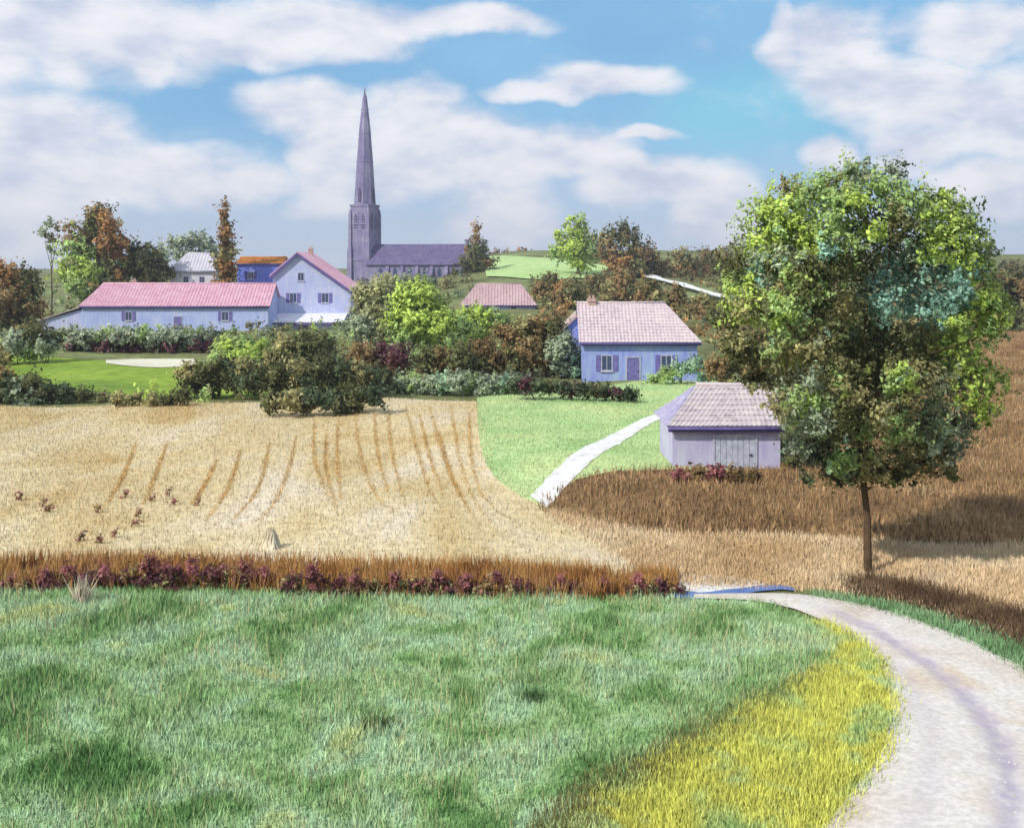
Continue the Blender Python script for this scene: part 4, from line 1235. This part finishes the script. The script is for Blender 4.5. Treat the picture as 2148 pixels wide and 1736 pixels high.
# dark dry edge between the field and the verge
edge = ribbon(FIELD_R[3:], [0.25, 0.7, 1.0, 1.0, 0.9], 60, 5)
ground_mat('edge blades', [(0.3, (112, 98, 66)), (0.5, (130, 128, 76)), (0.7, (118, 140, 80))], 0.5, 1, 0.15, island=True)
blades('edge_grass', jit(keep(scatter(edge, 8000), 0.9, -0.3, 4.0), 0.2), 0.22, 0.035, 'edge blades', 0.6, 'olive brown dry grass along the edge of the verge', cat='grass')
blades('stubble', jit(scatter(stubble, 150000), 0.4), 0.17, 0.03, 'straw blades', 0.4, 'pale cut straw stubble of the harvested field', cat='stubble')
mq = scatter(meadow, 70000)
mu = U0 + mq[:, 0] / mq[:, 1] * F; mv = VH + (EYE - height(mq[:, 0], mq[:, 1])) / mq[:, 1] * F
mq = mq[(mv < np.interp(mu, [1128, 1200, 1300, 1420, 1545], [1062, 1005, 988, 986, 983])) & (dist_to(mq, 0.5 * (lane[:, 0, :2] + lane[:, -1, :2])) > 0.4 + 0.3 * RNG.random(len(mq)))]
blades('meadow_grass', mq, 0.15, 0.035, 'meadow blades', 0.5, 'light green meadow grass beside the chalk lane', cat='grass')
blades('bracken', jit(scatter(heath, 110000), 0.25), 0.34, 0.07, 'heath blades', 0.6, 'brown bracken covering the heath below the barn', cat='bracken')
blades('dry_grass', jit(scatter(tanstrip, 75000), 0.3), 0.2, 0.035, 'tan blades', 0.5, 'tan dry grass on the bank above the road', cat='grass')
roadside = loft([(1700, 1246), (1850, 1262), (2000, 1300), (2147, 1352), (2400, 1470)], [(1700, 1250), (1850, 1282), (2000, 1332), (2147, 1406), (2400, 1580)], 40, 6, 0.03)
blades('roadside_grass', jit(scatter(roadside, 10000), 0.18), 0.2, 0.035, 'mint blades', 0.5, 'mint green grass strip on the far side of the road', cat='grass')
bank = loft([(1790, 1222), (1900, 1232), (2000, 1258), (2147, 1300), (2450, 1400)], [(1810, 1240), (1920, 1262), (2040, 1304), (2147, 1348), (2450, 1470)], 50, 8, 0.03)
ground_mat('bank blades', [(0.3, (86, 66, 54)), (0.5, (112, 88, 66)), (0.7, (136, 112, 82))], 0.5, 1, 0.2, island=True)
blades('bank_grass', jit(scatter(bank, 15000), 0.35), 0.34, 0.045, 'bank blades', 0.8, 'dark brown rough grass on the bank above the road', cat='grass')

# straw windrows running away over the stubble
WR = [[(660, 880), (655, 960), (690, 1050)], [(710, 870), (705, 950), (715, 1050)], [(745, 870), (755, 960), (790, 1055), (835, 1078)], [(815, 860), (820, 950), (850, 1060)], [(850, 855), (880, 960), (905, 1050), (960, 1085)],
      [(900, 852), (925, 950), (970, 1050), (1000, 1095)], [(945, 852), (960, 950), (985, 1040), (1030, 1100)], [(985, 862), (985, 960), (1010, 1050), (1090, 1105)],
      [(785, 862), (790, 950), (815, 1040)], [(920, 905), (945, 1000), (985, 1075)], [(880, 870), (900, 960), (930, 1040)], [(455, 965), (430, 1020), (400, 1060)], [(685, 900), (680, 980), (705, 1070)],
      [(622, 915), (600, 1010), (560, 1085), (500, 1108)], [(565, 930), (545, 1030), (490, 1090)], [(505, 945), (480, 1030), (430, 1095)], [(285, 930), (255, 1010), (215, 1070)], [(350, 930), (325, 1000), (300, 1060)]]
for i, wpts in enumerate(WR):
    rb = ribbon(wpts, [0.05, 0.12, 0.14, 0.10, 0.04], 50, 5)
    b0 = rb[len(rb) // 2, 2]
    o = thing('straw_windrow', 'low ochre row of raked straw, ' + ('%s from the left of the rows in the stubble' % ORD[sorted(range(len(WR)), key=lambda k: WR[k][0][0]).index(i)]), 'straw row', (b0[0], b0[1], b0[2]), 0, 'rows of raked straw on the stubble field')
    xy = scatter(rb, 1300) + RNG.normal(size=(1300, 2)) * 0.05
    zz = height(xy[:, 0], xy[:, 1]) + RNG.random(len(xy)) * 0.03 - b0[2]
    blades('straw', xy - b0[:2], 0.09, 0.028, 'windrow straw', 1.8, parent=o, z0=zz)
    bm_ = MB()
    mid = resample([G(*p_) for p_ in wpts], 24)
    bm_.tube([(p_[0] - b0[0], p_[1] - b0[1], hz(p_[0], p_[1]) - b0[2] - 0.03) for p_ in mid], [0.005] + [0.022] * 22 + [0.005], 6)
    bm_.build('straw_ridge', MATS['windrow straw'], o, smooth=True)


def sheaf(label, u, v, h):
    p = G(u, v)
    o = thing('straw_sheaf', label, 'sheaf', p, 0, None)
    n = 700
    a = RNG.random(n) * 2 * np.pi; r0 = np.sqrt(RNG.random(n))
    bx, by = np.cos(a) * r0 * h * 0.6, np.sin(a) * r0 * h * 0.6
    v_ = np.empty((n, 3, 3)); wd = 0.035
    tx, ty = bx * 0.25 + RNG.normal(size=n) * 0.05, by * 0.25 + RNG.normal(size=n) * 0.05
    v_[:, 0] = np.stack([bx - wd * np.sin(a), by + wd * np.cos(a), np.full(n, -0.03)], 1)
    v_[:, 1] = np.stack([bx + wd * np.sin(a), by - wd * np.cos(a), np.full(n, -0.03)], 1)
    v_[:, 2] = np.stack([tx, ty, h * (0.75 + 0.35 * RNG.random(n))], 1)
    link('straw', mesh_np('straw', v_.reshape(-1, 3), np.arange(3 * n).reshape(-1, 3)), MATS['pale straw'], o)
    tb = MB(); tb.tube([(h * 0.2 * math.cos(k * math.pi / 6), h * 0.2 * math.sin(k * math.pi / 6), h * 0.62) for k in range(13)], [0.03] * 13, 5)
    tb.build('band', MATS['windrow straw'], o)

sheaf('single pale straw sheaf standing at the near edge of the stubble field', 568, 1150, 0.7)

WEEDS = [(40, 1050), (100, 1075), (92, 1062), (205, 1075), (262, 1045), (318, 1052), (352, 1042), (365, 1060), (290, 1085), (285, 1105), (168, 1135), (205, 1140), (240, 1128), (415, 1060)]
for i, (u, v) in enumerate(sorted(WEEDS)):
    p = G(u, v)
    plant('dock_weed', f'{ORD[i]} small red brown weed from the left in the stubble', 'weed', p.y, [(u, v - 9, 6, 'B'), (u + 4, v - 15, 4, 'R'), (u - 4, v - 4, 5, 'R')], 60, 0.10, group='red brown weeds in the stubble', stems=1, crown='foliage', bark='dark bark')

p = G(172, 1262)
o = thing('grass_tuft', 'pale cream grass tuft at the far left of the green field', 'tuft', p)
blades('blade', RNG.normal(size=(170, 2)) * 0.10, 0.62, 0.035, 'pale straw', 0.7, parent=o, z0=np.full(170, -0.03))
ground_mat('tuft blades', [(0.3, (78, 112, 66)), (0.7, (104, 140, 84))], 0.8, 1, 0.15, island=True)
for u, v, lb in ((790, 1525, 'dark green tuft alone in the middle of the green field'), (1115, 1468, 'dark green tuft right of centre in the green field')):
    p = G(u, v)
    o = thing('grass_tuft', lb, 'tuft', p)
    xy = RNG.normal(size=(260, 2)) * np.array([0.16, 0.10])
    blades('blade', xy, 0.3, 0.04, 'tuft blades', 1.2, parent=o, z0=np.full(260, -0.03))

# ------------------------------------------------------------------ loose stones on the road
n = 5200
xy = scatter(road, n)
sz = 0.012 + 0.03 * RNG.random(n) ** 3
dirs = np.array([[1, 0, 0], [-0.5, 0.87, 0], [-0.5, -0.87, 0], [0, 0, 0.8]])
cz = height(xy[:, 0], xy[:, 1]) + 0.06
v_ = (dirs[None] + RNG.normal(size=(n, 4, 3)) * 0.22) * sz[:, None, None] + np.concatenate([xy, cz[:, None]], 1)[:, None, :]
k4 = np.arange(n)[:, None, None] * 4
f_ = (np.array([[0, 1, 3], [1, 2, 3], [2, 0, 3]])[None] + k4).reshape(-1, 3)
ground_mat('road stones', [(0.3, (176, 164, 154)), (0.5, (204, 194, 186)), (0.7, (226, 218, 210))], 3.0, 1, 0.2, island=True)
tag(link('road_stones', mesh_np('road_stones', v_.reshape(-1, 3), f_), MATS['road stones']), 'loose pale stones strewn over the road', 'stones', kind='stuff')

# ------------------------------------------------------------------ air
hb = MB(); hb.box(-1450, 1450, -110, 1660, -2.2, 69.5)
hm = bpy.data.materials.new('air'); hm.use_nodes = True
ht = NT(hm.node_tree)
ho = ht.new('ShaderNodeOutputMaterial'); hv = ht.new('ShaderNodeVolumePrincipled')
hv.inputs['Color'].default_value = lin((226, 228, 240)); hv.inputs['Density'].default_value = 0.0003; hv.inputs['Anisotropy'].default_value = 0.2
ht.l.new(hv.outputs[0], ho.inputs['Volume'])
tag(hb.build('haze', hm), 'thin pale summer haze over the whole valley', 'haze', kind='stuff')
